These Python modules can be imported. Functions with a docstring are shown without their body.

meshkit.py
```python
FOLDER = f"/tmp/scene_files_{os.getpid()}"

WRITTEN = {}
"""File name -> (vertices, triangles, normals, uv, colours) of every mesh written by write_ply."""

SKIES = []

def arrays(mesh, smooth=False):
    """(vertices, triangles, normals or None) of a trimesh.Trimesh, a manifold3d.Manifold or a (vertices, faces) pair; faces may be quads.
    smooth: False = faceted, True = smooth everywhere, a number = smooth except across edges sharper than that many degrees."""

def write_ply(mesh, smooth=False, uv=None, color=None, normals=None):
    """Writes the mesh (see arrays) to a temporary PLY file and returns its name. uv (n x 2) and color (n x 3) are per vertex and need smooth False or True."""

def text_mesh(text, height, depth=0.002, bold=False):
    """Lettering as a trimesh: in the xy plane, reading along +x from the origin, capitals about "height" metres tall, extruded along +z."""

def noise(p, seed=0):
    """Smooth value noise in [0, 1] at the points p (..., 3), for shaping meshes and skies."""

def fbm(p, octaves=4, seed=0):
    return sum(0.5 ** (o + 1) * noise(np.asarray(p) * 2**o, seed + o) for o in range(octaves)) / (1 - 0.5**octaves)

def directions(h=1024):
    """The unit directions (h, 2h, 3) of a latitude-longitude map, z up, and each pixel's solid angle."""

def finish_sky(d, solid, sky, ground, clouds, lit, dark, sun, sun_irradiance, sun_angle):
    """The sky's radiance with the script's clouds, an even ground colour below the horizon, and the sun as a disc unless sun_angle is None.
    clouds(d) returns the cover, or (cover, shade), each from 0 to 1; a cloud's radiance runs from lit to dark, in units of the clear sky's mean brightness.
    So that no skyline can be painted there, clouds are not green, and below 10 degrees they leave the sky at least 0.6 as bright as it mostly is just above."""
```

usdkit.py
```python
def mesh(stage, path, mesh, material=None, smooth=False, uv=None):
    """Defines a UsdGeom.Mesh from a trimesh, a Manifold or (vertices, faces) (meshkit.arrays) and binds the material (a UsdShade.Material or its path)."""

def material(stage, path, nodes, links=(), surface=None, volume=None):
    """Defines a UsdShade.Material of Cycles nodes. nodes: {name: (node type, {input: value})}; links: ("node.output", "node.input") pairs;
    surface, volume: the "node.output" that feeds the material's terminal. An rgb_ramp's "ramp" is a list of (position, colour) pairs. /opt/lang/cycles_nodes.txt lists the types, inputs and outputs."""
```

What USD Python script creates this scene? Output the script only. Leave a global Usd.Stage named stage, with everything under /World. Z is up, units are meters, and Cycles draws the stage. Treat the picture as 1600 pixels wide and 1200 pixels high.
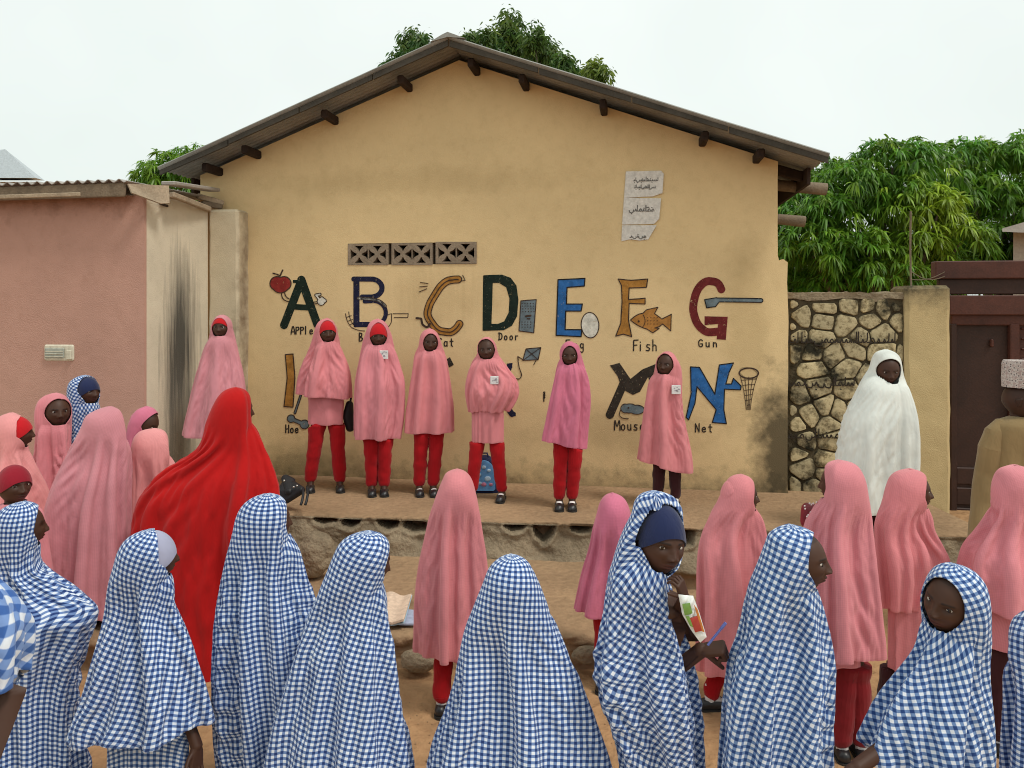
import math, random
import numpy as np, trimesh, shapely
from shapely.geometry import Polygon, LineString, Point, MultiPolygon, box as sbox
from shapely.ops import unary_union, voronoi_diagram
from shapely import affinity
from scipy.interpolate import PchipInterpolator
import scipy.sparse as sp
from scipy.sparse.linalg import splu
import manifold3d
from manifold3d import Manifold, Mesh as MMesh
import usdkit, meshkit
from pxr import Usd, UsdGeom, UsdLux, UsdShade, Gf, Sdf, Vt

# ------------------------------------------------------------------ camera, sky, sun, exposure
CAM_H, FPX, CX, HY = 2.15, 1200.0, 800.0, 480.0
stage = Usd.Stage.CreateInMemory()
UsdGeom.SetStageUpAxis(stage, UsdGeom.Tokens.z)
UsdGeom.SetStageMetersPerUnit(stage, 1.0)
UsdGeom.Xform.Define(stage, '/World')
cam = UsdGeom.Camera.Define(stage, '/World/camera')
cam.AddTranslateOp().Set(Gf.Vec3d(0, 0, CAM_H))
cam.AddRotateXOp().Set(90.0)
cam.CreateHorizontalApertureAttr(36.0)
cam.CreateVerticalApertureAttr(27.0)
cam.CreateFocalLengthAttr(36.0 * FPX / 1600)
cam.CreateVerticalApertureOffsetAttr(-(600 - HY) / 1600 * 36.0)
cam.CreateClippingRangeAttr(Gf.Vec2f(0.05, 600))
cam.CreateExposureAttr(0.26)

SUN_DIR = np.array([0.50, -0.36, 0.95]); SUN_DIR /= np.linalg.norm(SUN_DIR)
ELEV, ROT = math.asin(SUN_DIR[2]), math.atan2(SUN_DIR[0], SUN_DIR[1])
sky_mat = usdkit.material(stage, '/World/Looks/overcast_sky', {
    'sky': ('sky_texture', {'sky_type': 'single_scattering', 'sun_disc': False, 'sun_elevation': ELEV, 'sun_rotation': ROT, 'aerosol_density': 4.0}),
    'tc': ('texture_coordinate', {}),
    'n': ('noise_texture', {'scale': 1.6, 'detail': 4.0, 'roughness': 0.5}),
    'r': ('rgb_ramp', {'ramp': [(0.3, (6.9, 7.6, 7.2)), (0.7, (8.3, 8.8, 8.45))]}),
    'mix': ('mix_color', {'fac': 0.93}),
    'bg': ('background_shader', {'strength': 0.10})},
    [('tc.generated', 'n.vector'), ('n.fac', 'r.fac'), ('sky.color', 'mix.a'), ('r.color', 'mix.b'), ('mix.result', 'bg.color')],
    surface='bg.background')
dome = UsdLux.DomeLight.Define(stage, '/World/sky')
UsdShade.MaterialBindingAPI.Apply(dome.GetPrim()).Bind(sky_mat)
dome.GetPrim().SetCustomDataByKey('kind', 'structure')
sun = UsdLux.DistantLight.Define(stage, '/World/sun')
sun.CreateIntensityAttr(0.40); sun.CreateAngleAttr(14.0); sun.CreateNormalizeAttr(True)
sun.CreateColorAttr(Gf.Vec3f(1.0, 0.95, 0.87))
_az = math.degrees(math.atan2(SUN_DIR[1], SUN_DIR[0]))
sun.AddRotateZOp().Set(_az + 90.0)
sun.AddRotateXOp().Set(90.0 - math.degrees(ELEV))

# ------------------------------------------------------------------ helpers
R = random.Random(7)
USED = {}
def numbered(parent, name):
    k = (parent, name); n = USED.get(k, -1) + 1; USED[k] = n
    return name if n == 0 else f'{name}_{n:03d}'
class T:
    """a thing, part or sub-part: prim path plus the world point its coordinates start from"""
    def __init__(self, path, loc): self.path, self.loc = path, np.asarray(loc, float)
def custom(prim, label=None, cat=None, group=None, kind=None):
    for k, v in (('label', label), ('category', cat), ('group', group), ('kind', kind)):
        if v: prim.SetCustomDataByKey(k, v)
def thing(name, label, cat, loc=(0, 0, 0), group=None):
    p = '/World/' + numbered('/World', name)
    x = UsdGeom.Xform.Define(stage, p); x.AddTranslateOp().Set(Gf.Vec3d(*map(float, loc)))
    custom(x.GetPrim(), label, cat, group)
    return T(p, loc)
def part(parent, name, mesh, mat, smooth=False, uv=None, label=None, tint=None, kind=None):
    """a mesh in world coordinates under a thing or part"""
    v, f, n = meshkit.arrays(mesh, smooth)
    p = parent.path + '/' + numbered(parent.path, name)
    m = UsdGeom.Mesh.Define(stage, p)
    m.CreatePointsAttr(Vt.Vec3fArray.FromNumpy((v - parent.loc).astype(np.float32)))
    m.CreateFaceVertexCountsAttr(Vt.IntArray.FromNumpy(np.full(len(f), 3, np.int32)))
    m.CreateFaceVertexIndicesAttr(Vt.IntArray.FromNumpy(f.astype(np.int32).ravel()))
    m.CreateSubdivisionSchemeAttr('none')
    if n is not None:
        m.CreateNormalsAttr(Vt.Vec3fArray.FromNumpy(n.astype(np.float32))); m.SetNormalsInterpolation('vertex')
    pv = UsdGeom.PrimvarsAPI(m)
    if uv is not None: pv.CreatePrimvar('st', Sdf.ValueTypeNames.TexCoord2fArray, 'vertex').Set(Vt.Vec2fArray.FromNumpy(np.asarray(uv, np.float32)))
    if tint is not None: pv.CreatePrimvar('tint', Sdf.ValueTypeNames.Color3fArray, 'vertex').Set(Vt.Vec3fArray.FromNumpy(np.asarray(tint, np.float32)))
    if isinstance(mat, str): mat = M[mat]
    UsdShade.MaterialBindingAPI.Apply(m.GetPrim()).Bind(mat)
    custom(m.GetPrim(), label=label, kind=kind)
    return T(p, parent.loc)
def single(name, mesh, mat, label=None, cat=None, group=None, kind=None, smooth=False, uv=None, tint=None):
    t = part(T('/World', (0, 0, 0)), name, mesh, mat, smooth, uv, None, tint)
    custom(stage.GetPrimAtPath(t.path), label, cat, group, kind)
    return t
def at(px, py, d):
    return np.array([(px - CX) / FPX * d, d, CAM_H - (py - HY) / FPX * d])
def cat_mesh(ms):
    ms = [m for m in ms if m is not None and len(m.faces)]
    return trimesh.util.concatenate(ms)
def man(tm):
    return Manifold(MMesh(np.asarray(tm.vertices, np.float32), np.asarray(tm.faces, np.uint32)))
def tri(mf):
    m = mf.to_mesh()
    return trimesh.Trimesh(np.array(m.vert_properties[:, :3], float), np.array(m.tri_verts, int), process=False)
def ball(p, r, seg=16):
    return Manifold.sphere(float(r), seg).translate([float(x) for x in p])
def bone(a, ra, b, rb, seg=16):
    return Manifold.batch_hull([ball(a, ra, seg), ball(b, rb, seg)])
def hullpts(pts):
    return trimesh.convex.convex_hull(np.asarray(pts, float))
def bevel_box(lo, hi, r=0.006, seg=None):
    lo, hi = np.minimum(lo, hi).astype(float), np.maximum(lo, hi).astype(float)
    r = min(r, (hi - lo).min() * 0.45)
    pts = []
    for sx in (0, 1):
        for sy in (0, 1):
            for sz in (0, 1):
                c = np.where([sx, sy, sz], hi, lo); s = np.where([sx, sy, sz], -1, 1)
                for k in range(3):
                    o = s * r; o[k] = 0; pts.append(c + o)
    return hullpts(pts)
def frame_box(o, ex, ey, ez, lo, hi, r=0.006):
    m = bevel_box(lo, hi, r); v = np.asarray(m.vertices)
    return trimesh.Trimesh(np.asarray(o) + v[:, :1] * np.asarray(ex) + v[:, 1:2] * np.asarray(ey) + v[:, 2:] * np.asarray(ez), m.faces, process=False)
def beam(a, b, w, h, r=0.006, up=(0, 0, 1)):
    a, b = np.asarray(a, float), np.asarray(b, float); ex = b - a; L = np.linalg.norm(ex); ex /= L
    ey = np.cross(up, ex); ey /= np.linalg.norm(ey); ez = np.cross(ex, ey)
    m = frame_box(a, ex, ey, ez, (0, -w / 2, -h / 2), (L, w / 2, h / 2), r)
    if m.volume < 0: m.invert()
    return m
def tube(pts, r, n=8, closed=False, caps=True):
    pts = np.asarray(pts, float); k = len(pts); rr = np.broadcast_to(np.asarray(r, float), (k,))
    tg = np.roll(pts, -1, 0) - np.roll(pts, 1, 0) if closed else np.gradient(pts, axis=0)
    tg /= np.maximum(np.linalg.norm(tg, axis=1, keepdims=True), 1e-9)
    u = np.cross(tg[0], (0.31, 0.2, 0.93)); u /= np.linalg.norm(u); V = []
    for i in range(k):
        u = u - tg[i] * (u @ tg[i]); u /= np.linalg.norm(u); w = np.cross(tg[i], u)
        th = np.arange(n) / n * 2 * np.pi
        V.append(pts[i] + rr[i] * (np.cos(th)[:, None] * u + np.sin(th)[:, None] * w))
    V = np.vstack(V); F = []
    for i in range(k if closed else k - 1):
        j = (i + 1) % k
        for q in range(n):
            q2 = (q + 1) % n
            F += [(i * n + q, i * n + q2, j * n + q2), (i * n + q, j * n + q2, j * n + q)]
    if caps and not closed:
        V = np.vstack([V, pts[:1], pts[-1:]]); c0, c1 = len(V) - 2, len(V) - 1
        for q in range(n):
            q2 = (q + 1) % n
            F += [(c0, q2, q), (c1, (k - 1) * n + q, (k - 1) * n + q2)]
    return trimesh.Trimesh(V, np.array(F), process=False)
def vnormals(v, f):
    n = np.zeros_like(v); fn = np.cross(v[f[:, 1]] - v[f[:, 0]], v[f[:, 2]] - v[f[:, 0]])
    for k in range(3): np.add.at(n, f[:, k], fn)
    return n / np.maximum(np.linalg.norm(n, axis=1, keepdims=True), 1e-12)
def solidify(v, f, t, uv=None):
    """an open sheet made into a shell of thickness t (inwards), its rims closed"""
    n = vnormals(v, f); k = len(v)
    e = np.vstack([f[:, [0, 1]], f[:, [1, 2]], f[:, [2, 0]]])
    key = {(a, b) for a, b in map(tuple, e)}
    rim = np.array([(a, b) for a, b in key if (b, a) not in key], int).reshape(-1, 2)
    V = np.vstack([v, v - n * t]); F = [f, f[:, ::-1] + k]
    if len(rim): F += [np.column_stack([rim[:, 1], rim[:, 0], rim[:, 0] + k]), np.column_stack([rim[:, 1], rim[:, 0] + k, rim[:, 1] + k])]
    return V, np.vstack(F), (None if uv is None else np.vstack([uv, uv]))
def sheet(P):
    """grid of points (n, m, 3) as (v, f)"""
    n, m = P.shape[:2]; i = np.arange(n * m).reshape(n, m)
    a, b, c, d = i[:-1, :-1].ravel(), i[1:, :-1].ravel(), i[1:, 1:].ravel(), i[:-1, 1:].ravel()
    return P.reshape(-1, 3), np.vstack([np.column_stack([a, b, c]), np.column_stack([a, c, d])])

# ------------------------------------------------------------------ materials
M = {}
def mat(name, nodes, links, surface='p.BSDF'):
    M[name] = usdkit.material(stage, '/World/Looks/' + name, nodes, links, surface=surface); return M[name]
def rough_mat(name, c, var=0.25, scale=6.0, rough=0.9, bump=0.3, bdist=0.01, detail=6.0, spec=0.25, fine=60.0, tintc=None):
    """plain surface: two noises vary its tone, a third its relief"""
    c = np.array(c); lo, hi = c * (1 - var), np.minimum(c * (1 + var), 0.95)
    mid = c if tintc is None else np.array(tintc)
    return mat(name, {
        'g': ('geometry', {}),
        'n1': ('noise_texture', {'scale': scale, 'detail': detail, 'roughness': 0.6}),
        'n2': ('noise_texture', {'scale': fine, 'detail': 3.0}),
        'r': ('rgb_ramp', {'ramp': [(0.3, lo), (0.5, mid), (0.72, hi)]}),
        'm': ('mix_color', {'blend_type': 'multiply', 'fac': 0.35}),
        'r2': ('rgb_ramp', {'ramp': [(0.35, (0.6, 0.6, 0.6)), (0.65, (1.15, 1.15, 1.15))]}),
        'b': ('bump', {'strength': bump, 'distance': bdist}),
        'p': ('principled_bsdf', {'roughness': rough, 'specular_ior_level': spec})},
        [('g.position', 'n1.vector'), ('g.position', 'n2.vector'), ('n1.fac', 'r.fac'), ('n2.fac', 'r2.fac'), ('r.color', 'm.a'), ('r2.color', 'm.b'),
         ('m.result', 'p.base_color'), ('n2.fac', 'b.height'), ('b.normal', 'p.normal')])
def cloth_mat(name, c, check=0.0, rough=0.95, sheen=0.15, bump=0.24, period=0.008):
    """woven cloth: faint tone changes, soft wrinkles, optionally a very fine self-coloured check"""
    c = np.array(c)
    return mat(name, {
        'tc': ('texture_coordinate', {}), 'uvs': ('separate_xyz', {}),
        'sx': ('math', {'math_type': 'sine'}), 'sy': ('math', {'math_type': 'sine'}), 'kx': ('math', {'math_type': 'multiply', 'value2': 2 * math.pi / period}), 'ky': ('math', {'math_type': 'multiply', 'value2': 2 * math.pi / period}),
        'add': ('math', {'math_type': 'add'}), 'mr': ('map_range', {'from_min': -2.0, 'from_max': 2.0, 'to_min': 1 - check, 'to_max': 1 + check}),
        'n1': ('noise_texture', {'scale': 5.0, 'detail': 3.0}),
        'cm': ('mapping', {'scale': (1.0, 1.0, 0.38)}), 'n2': ('noise_texture', {'scale': 19.0, 'detail': 5.0, 'roughness': 0.6, 'distortion': 1.2}),
        'r': ('rgb_ramp', {'ramp': [(0.3, c * 0.88), (0.7, np.minimum(c * 1.1, 0.92))]}),
        'sc': ('vector_math', {'math_type': 'scale'}),
        'b': ('bump', {'strength': bump, 'distance': 0.02}),
        'p': ('principled_bsdf', {'roughness': rough, 'specular_ior_level': 0.15, 'sheen_weight': sheen, 'sheen_roughness': 0.5})},
        [('tc.UV', 'uvs.vector'), ('uvs.x', 'kx.value1'), ('uvs.y', 'ky.value1'), ('kx.value', 'sx.value1'), ('ky.value', 'sy.value1'), ('sx.value', 'add.value1'), ('sy.value', 'add.value2'), ('add.value', 'mr.value'),
         ('tc.object', 'n1.vector'), ('tc.object', 'cm.vector'), ('cm.vector', 'n2.vector'), ('n1.fac', 'r.fac'), ('r.color', 'sc.vector1'), ('mr.result', 'sc.scale'), ('sc.vector', 'p.base_color'), ('n2.fac', 'b.height'), ('b.normal', 'p.normal')])
def gingham_mat(name, period, cols):
    """white and blue check woven from crossing stripes; the cloth's own flat pattern in its UV"""
    k = 2 * math.pi / period
    return mat(name, {
        'tc': ('texture_coordinate', {}), 'uvs': ('separate_xyz', {}),
        'kx': ('math', {'math_type': 'multiply', 'value2': k}), 'ky': ('math', {'math_type': 'multiply', 'value2': k}),
        'sx': ('math', {'math_type': 'sine'}), 'sy': ('math', {'math_type': 'sine'}),
        'mx': ('map_range', {'from_min': -0.22, 'from_max': 0.22, 'clamp': True}), 'my': ('map_range', {'from_min': -0.22, 'from_max': 0.22, 'clamp': True}),
        'add': ('math', {'math_type': 'add'}), 'half': ('math', {'math_type': 'multiply', 'value2': 0.5}),
        'r': ('rgb_ramp', {'ramp': [(0.0, cols[0]), (0.5, cols[1]), (1.0, cols[2])]}),
        'n1': ('noise_texture', {'scale': 7.0, 'detail': 4.0}), 'r1': ('rgb_ramp', {'ramp': [(0.3, (0.86, 0.87, 0.9)), (0.7, (1.06, 1.05, 1.04))]}),
        'm': ('mix_color', {'blend_type': 'multiply', 'fac': 1.0}),
        'cm': ('mapping', {'scale': (1.0, 1.0, 0.38)}), 'n2': ('noise_texture', {'scale': 19.0, 'detail': 5.0, 'roughness': 0.6, 'distortion': 1.2}), 'b': ('bump', {'strength': 0.22, 'distance': 0.02}),
        'p': ('principled_bsdf', {'roughness': 0.92, 'specular_ior_level': 0.15, 'sheen_weight': 0.12})},
        [('tc.UV', 'uvs.vector'), ('uvs.x', 'kx.value1'), ('uvs.y', 'ky.value1'), ('kx.value', 'sx.value1'), ('ky.value', 'sy.value1'), ('sx.value', 'mx.value'), ('sy.value', 'my.value'),
         ('mx.result', 'add.value1'), ('my.result', 'add.value2'), ('add.value', 'half.value1'), ('half.value', 'r.fac'), ('tc.object', 'n1.vector'), ('tc.object', 'cm.vector'), ('cm.vector', 'n2.vector'),
         ('n1.fac', 'r1.fac'), ('r.color', 'm.a'), ('r1.color', 'm.b'), ('m.result', 'p.base_color'), ('n2.fac', 'b.height'), ('b.normal', 'p.normal')])
def stained_wall(name, c, stain, stains, var=0.12, bump=0.35, streak=None, extra=None):
    """plaster with dirt: stains is a list of (low z, high z, strength) bands (rising damp or run-off), streak an (x, y, z, rx, rz, strength) run of soot or mould"""
    c, stain = np.array(c), np.array(stain)
    nodes = {'g': ('geometry', {}), 's': ('separate_xyz', {}),
        'n1': ('noise_texture', {'scale': 1.3, 'detail': 6.0, 'roughness': 0.6}), 'n2': ('noise_texture', {'scale': 9.0, 'detail': 8.0, 'roughness': 0.7}),
        'n3': ('noise_texture', {'scale': 120.0, 'detail': 3.0}),
        'r': ('rgb_ramp', {'ramp': [(0.3, c * (1 - var)), (0.5, c), (0.7, c * (1 + var))]}),
        'r2': ('rgb_ramp', {'ramp': [(0.30, (0.80, 0.78, 0.74)), (0.5, (1, 1, 1)), (0.75, (1.05, 1.05, 1.05))]}),
        'm': ('mix_color', {'blend_type': 'multiply', 'fac': 0.38}),
        'ba': ('math', {'math_type': 'add'}),
        'b': ('bump', {'strength': bump, 'distance': 0.012}),
        'p': ('principled_bsdf', {'roughness': 0.92, 'specular_ior_level': 0.2})}
    links = [('g.position', 's.vector'), ('g.position', 'n1.vector'), ('g.position', 'n2.vector'), ('g.position', 'n3.vector'), ('n1.fac', 'r.fac'), ('n2.fac', 'r2.fac'), ('r.color', 'm.a'), ('r2.color', 'm.b'),
             ('n2.fac', 'ba.value1'), ('n3.fac', 'ba.value2'), ('ba.value', 'b.height'), ('b.normal', 'p.normal')]
    last = 'm.result'
    for i, (z0, z1, k) in enumerate(stains):
        nodes |= {f'mz{i}': ('map_range', {'from_min': z0, 'from_max': z1, 'to_min': k, 'to_max': -0.45, 'clamp': True}), f'ad{i}': ('math', {'math_type': 'add'}),
                  f'cr{i}': ('map_range', {'from_min': 0.45, 'from_max': 1.05, 'clamp': True}), f'mx{i}': ('mix_color', {'b': stain})}
        links += [('s.z', f'mz{i}.value'), (f'mz{i}.result', f'ad{i}.value1'), ('n2.fac', f'ad{i}.value2'), (f'ad{i}.value', f'cr{i}.value'), (f'cr{i}.result', f'mx{i}.fac'), (last, f'mx{i}.a')]
        last = f'mx{i}.result'
    if streak:
        for i, (x, y, z, rx, rz, k, colr, low) in enumerate(streak):
            nodes |= {f'sm{i}': ('mapping', {'mapping_type': 'point', 'scale': ((14.0, 14.0, 0.9) if not low else (5.0, 5.0, 5.0))}), f'sn{i}': ('noise_texture', {'scale': 1.0, 'detail': 5.0, 'roughness': 0.65}),
                      f'sv{i}': ('vector_math', {'math_type': 'subtract', 'vector2': (x, y, z)}), f'sd{i}': ('vector_math', {'math_type': 'divide', 'vector2': (rx, rx, rz)}),
                      f'sl{i}': ('vector_math', {'math_type': 'length'}), f'sa{i}': ('math', {'math_type': 'multiply_add', 'value2': 1.5, 'value3': -0.75}), f'sb{i}': ('math', {'math_type': 'subtract'}),
                      f'sc{i}': ('map_range', {'from_min': 1.05, 'from_max': 0.35, 'to_min': 0.0, 'to_max': k, 'clamp': True}), f'sx{i}': ('mix_color', {'b': colr})}
            links += [('g.position', f'sm{i}.vector'), (f'sm{i}.vector', f'sn{i}.vector'), ('g.position', f'sv{i}.vector1'), (f'sv{i}.vector', f'sd{i}.vector1'), (f'sd{i}.vector', f'sl{i}.vector1'),
                      (f'sn{i}.fac', f'sa{i}.value1'), (f'sl{i}.value', f'sb{i}.value1'), (f'sa{i}.value', f'sb{i}.value2'), (f'sb{i}.value', f'sc{i}.value'), (f'sc{i}.result', f'sx{i}.fac'), (last, f'sx{i}.a')]
            last = f'sx{i}.result'
    links.append((last, 'p.base_color'))
    return mat(name, nodes, links)
def tint_mat(name, rough=0.5, spec=0.4, trans=None, bump=0.0, sss=0.0):
    """colour from the mesh's own tint per vertex (lips and brows on skin, young and old leaves)"""
    nodes = {'a': ('attribute', {'attribute': 'tint'}), 'p': ('principled_bsdf', {'roughness': rough, 'specular_ior_level': spec})}
    links = [('a.color', 'p.base_color')]
    surf = 'p.BSDF'
    if bump:
        nodes |= {'g': ('texture_coordinate', {}), 'n': ('noise_texture', {'scale': 90.0, 'detail': 3.0}), 'b': ('bump', {'strength': bump, 'distance': 0.004})}
        links += [('g.object', 'n.vector'), ('n.fac', 'b.height'), ('b.normal', 'p.normal')]
    if trans:
        nodes |= {'t': ('translucent_bsdf', {}), 'mx': ('mix_closure', {'fac': trans})}
        links += [('a.color', 't.color'), ('p.BSDF', 'mx.closure1'), ('t.BSDF', 'mx.closure2')]; surf = 'mx.closure'
    return mat(name, nodes, links, surf)
def flat_mat(name, c, rough=0.6, spec=0.3, metallic=0.0, sheen=0.0):
    c = np.array(c)
    return mat(name, {'g': ('geometry', {}), 'n': ('noise_texture', {'scale': 30.0, 'detail': 5.0, 'roughness': 0.65}), 'r': ('rgb_ramp', {'ramp': [(0.3, c * 0.78), (0.7, np.minimum(c * 1.15, 0.95))]}),
        'p': ('principled_bsdf', {'roughness': rough, 'specular_ior_level': spec, 'metallic': metallic, 'sheen_weight': sheen})},
        [('g.position', 'n.vector'), ('n.fac', 'r.fac'), ('r.color', 'p.base_color')])

def paint_mat(name, c):
    """old gloss paint on plaster: uneven tone, and small chips where the wall shows through"""
    c = np.array(c)
    return mat(name, {'g': ('geometry', {}), 'n': ('noise_texture', {'scale': 14.0, 'detail': 6.0, 'roughness': 0.7}), 'n2': ('noise_texture', {'scale': 38.0, 'detail': 4.0, 'roughness': 0.75}),
        'r': ('rgb_ramp', {'ramp': [(0.3, c * 0.6), (0.5, c), (0.72, np.minimum(c * 1.35 + .008, 0.95))]}), 'mr': ('map_range', {'from_min': .60, 'from_max': .70, 'clamp': True}),
        'p': ('principled_bsdf', {'roughness': .7, 'specular_ior_level': .25}), 't': ('transparent_bsdf', {}), 'mx': ('mix_closure', {})},
        [('g.position', 'n.vector'), ('g.position', 'n2.vector'), ('n.fac', 'r.fac'), ('r.color', 'p.base_color'), ('n2.fac', 'mr.value'), ('mr.result', 'mx.fac'), ('p.BSDF', 'mx.closure1'), ('t.BSDF', 'mx.closure2')], 'mx.closure')
# ------------------------------------------------------------------ the yard's directions: walls run along TV, back away along MV
KY = math.atan(0.16); CO, SI = math.cos(KY), math.sin(KY)
TV, MV, UP, P0 = np.array([CO, -SI, 0]), np.array([SI, CO, 0]), np.array([0, 0, 1.0]), np.array([0, 7.2, 0])
def WP(a, n, z):
    return P0 + np.multiply.outer(np.asarray(a, float), TV) + np.multiply.outer(np.asarray(n, float), MV) + np.multiply.outer(np.asarray(z, float), UP)
def px_wall(px, py, n=0.0):
    """where the line of sight meets the plane parallel to the yellow wall, n metres behind it: (a, z)"""
    px, py = np.asarray(px, float), np.asarray(py, float)
    u = (px - CX) / FPX; t = (7.2 * CO + n) / (u * SI + CO)
    X, Y, Z = u * t, t, CAM_H - (py - HY) / FPX * t
    return X * CO - (Y - 7.2) * SI, Z
def wall_poly(poly, n=0.0):
    def tr(c): a, z = px_wall(c[:, 0], c[:, 1], n); return np.column_stack([a, z])
    return shapely.transform(poly, tr)
def plate(poly, n0, n1):
    """polygon(s) in wall coordinates (a, z) as a slab from depth n0 (front) to n1"""
    out = []
    for g in getattr(poly, 'geoms', [poly]):
        if g.is_empty or g.geom_type != 'Polygon' or g.area < 1e-7: continue
        m = trimesh.creation.extrude_polygon(g, 1.0, engine='earcut'); v = np.asarray(m.vertices)
        out.append(trimesh.Trimesh(WP(v[:, 0], n1 + (n0 - n1) * v[:, 2], v[:, 1]), m.faces, process=False))
    m = cat_mesh(out)
    if m.volume < 0: m.invert()
    return m
def wbox(a0, a1, n0, n1, z0, z1, r=0.006):
    return frame_box(P0, TV, MV, UP, (a0, n0, z0), (a1, n1, z1), r)

# materials of the setting
stained_wall('yellow_plaster', (0.71, 0.53, 0.285), (0.10, 0.075, 0.04), [(0.50, 0.98, 0.30)], var=0.06, bump=0.25,
    streak=[(*WP(2.12, 0, 1.9), 0.26, 1.0, 0.30, (0.30, 0.2, 0.08), 1), (*WP(2.42, 0, 0.85), 0.30, 0.8, 0.85, (0.04, 0.034, 0.022), 1), (*WP(-.9, 0, 3.35), 1.9, .16, .22, (.3, .2, .08), 1), (*WP(-2.0, 0, 0.6), 0.7, 0.28, 0.5, (0.16, 0.13, 0.06), 1), (*WP(1.0, 0, 1.02), .9, .3, .3, (.22, .15, .07), 1), (*WP(-.75, 0, 2.22), .55, .35, .25, (.3, .2, .085), 0)])
stained_wall('pink_plaster', (0.49, 0.285, 0.225), (0.17, 0.085, 0.055), [(3.1, 2.6, 0.18)], var=0.1, bump=0.45, streak=[(-2.52, 6.35, 2.75, 0.05, 0.5, 0.5, (0.2, 0.09, 0.06), 0)])
rough_mat('plaster_white', (0.52, 0.45, 0.33), 0.12, 3.0, 0.92, 0.3)
rough_mat('pillar_side', (0.2, 0.125, 0.07), 0.2, 5.0)
rough_mat('earth', (0.40, 0.235, 0.12), 0.22, 1.3, 0.97, 1.0, 0.035, 8, 0.1, 13.0)
rough_mat('step_earth', (0.33, 0.215, 0.125), 0.20, 1.6, 0.96, 0.8, 0.02, 8, 0.12, 22.0)
rough_mat('block_cement', (0.25, 0.195, 0.13), 0.3, 4.0, 0.95, 0.9, 0.015, 8, 0.12, 45.0)
rough_mat('stone_mortar', (0.085, 0.068, 0.042), 0.85, 3.5, 0.95, 0.9, 0.02, 8, 0.1, 40.0)
rough_mat('vent_cement', (0.27, 0.21, 0.15), 0.2, 8.0, 0.95, 0.5)
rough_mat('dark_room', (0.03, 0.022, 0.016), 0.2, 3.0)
rough_mat('roof_sheet', (0.25, 0.25, 0.23), 0.25, 2.0, 0.55, 0.15, 0.004, 6, 0.5)
rough_mat('roof_sheet_old', (0.33, 0.30, 0.27), 0.25, 2.5, 0.55, 0.15, 0.004, 6, 0.5)
rough_mat('timber_dark', (0.03, 0.017, 0.011), 0.35, 7.0, 0.85, 0.4)
rough_mat('timber_grey', (0.19, 0.145, 0.10), 0.35, 5.0, 0.88, 0.5)
rough_mat('timber_pale', (0.37, 0.29, 0.205), 0.25, 6.0, 0.88, 0.5)
rough_mat('board_edge', (0.065, 0.058, 0.047), 0.3, 4.0, 0.8, 0.3)
rough_mat('rust_steel', (0.072, 0.022, 0.014), 0.35, 3.5, 0.6, 0.3, 0.005, 8, 0.35)
rough_mat('rust_steel_dark', (0.035, 0.014, 0.009), 0.35, 3.5, 0.6, 0.3, 0.005, 8, 0.35)
flat_mat('paper', (0.68, 0.65, 0.6), 0.85, 0.15)
flat_mat('paper_ink', (0.16, 0.15, 0.14), 0.9, 0.1)
flat_mat('far_wall', (0.42, 0.36, 0.3))
flat_mat('far_roof', (0.42, 0.47, 0.5), 0.5, 0.5)
flat_mat('lamp_plastic', (0.62, 0.58, 0.46), 0.45, 0.4)
flat_mat('lamp_lens', (0.36, 0.38, 0.33), 0.3, 0.5)

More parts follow.
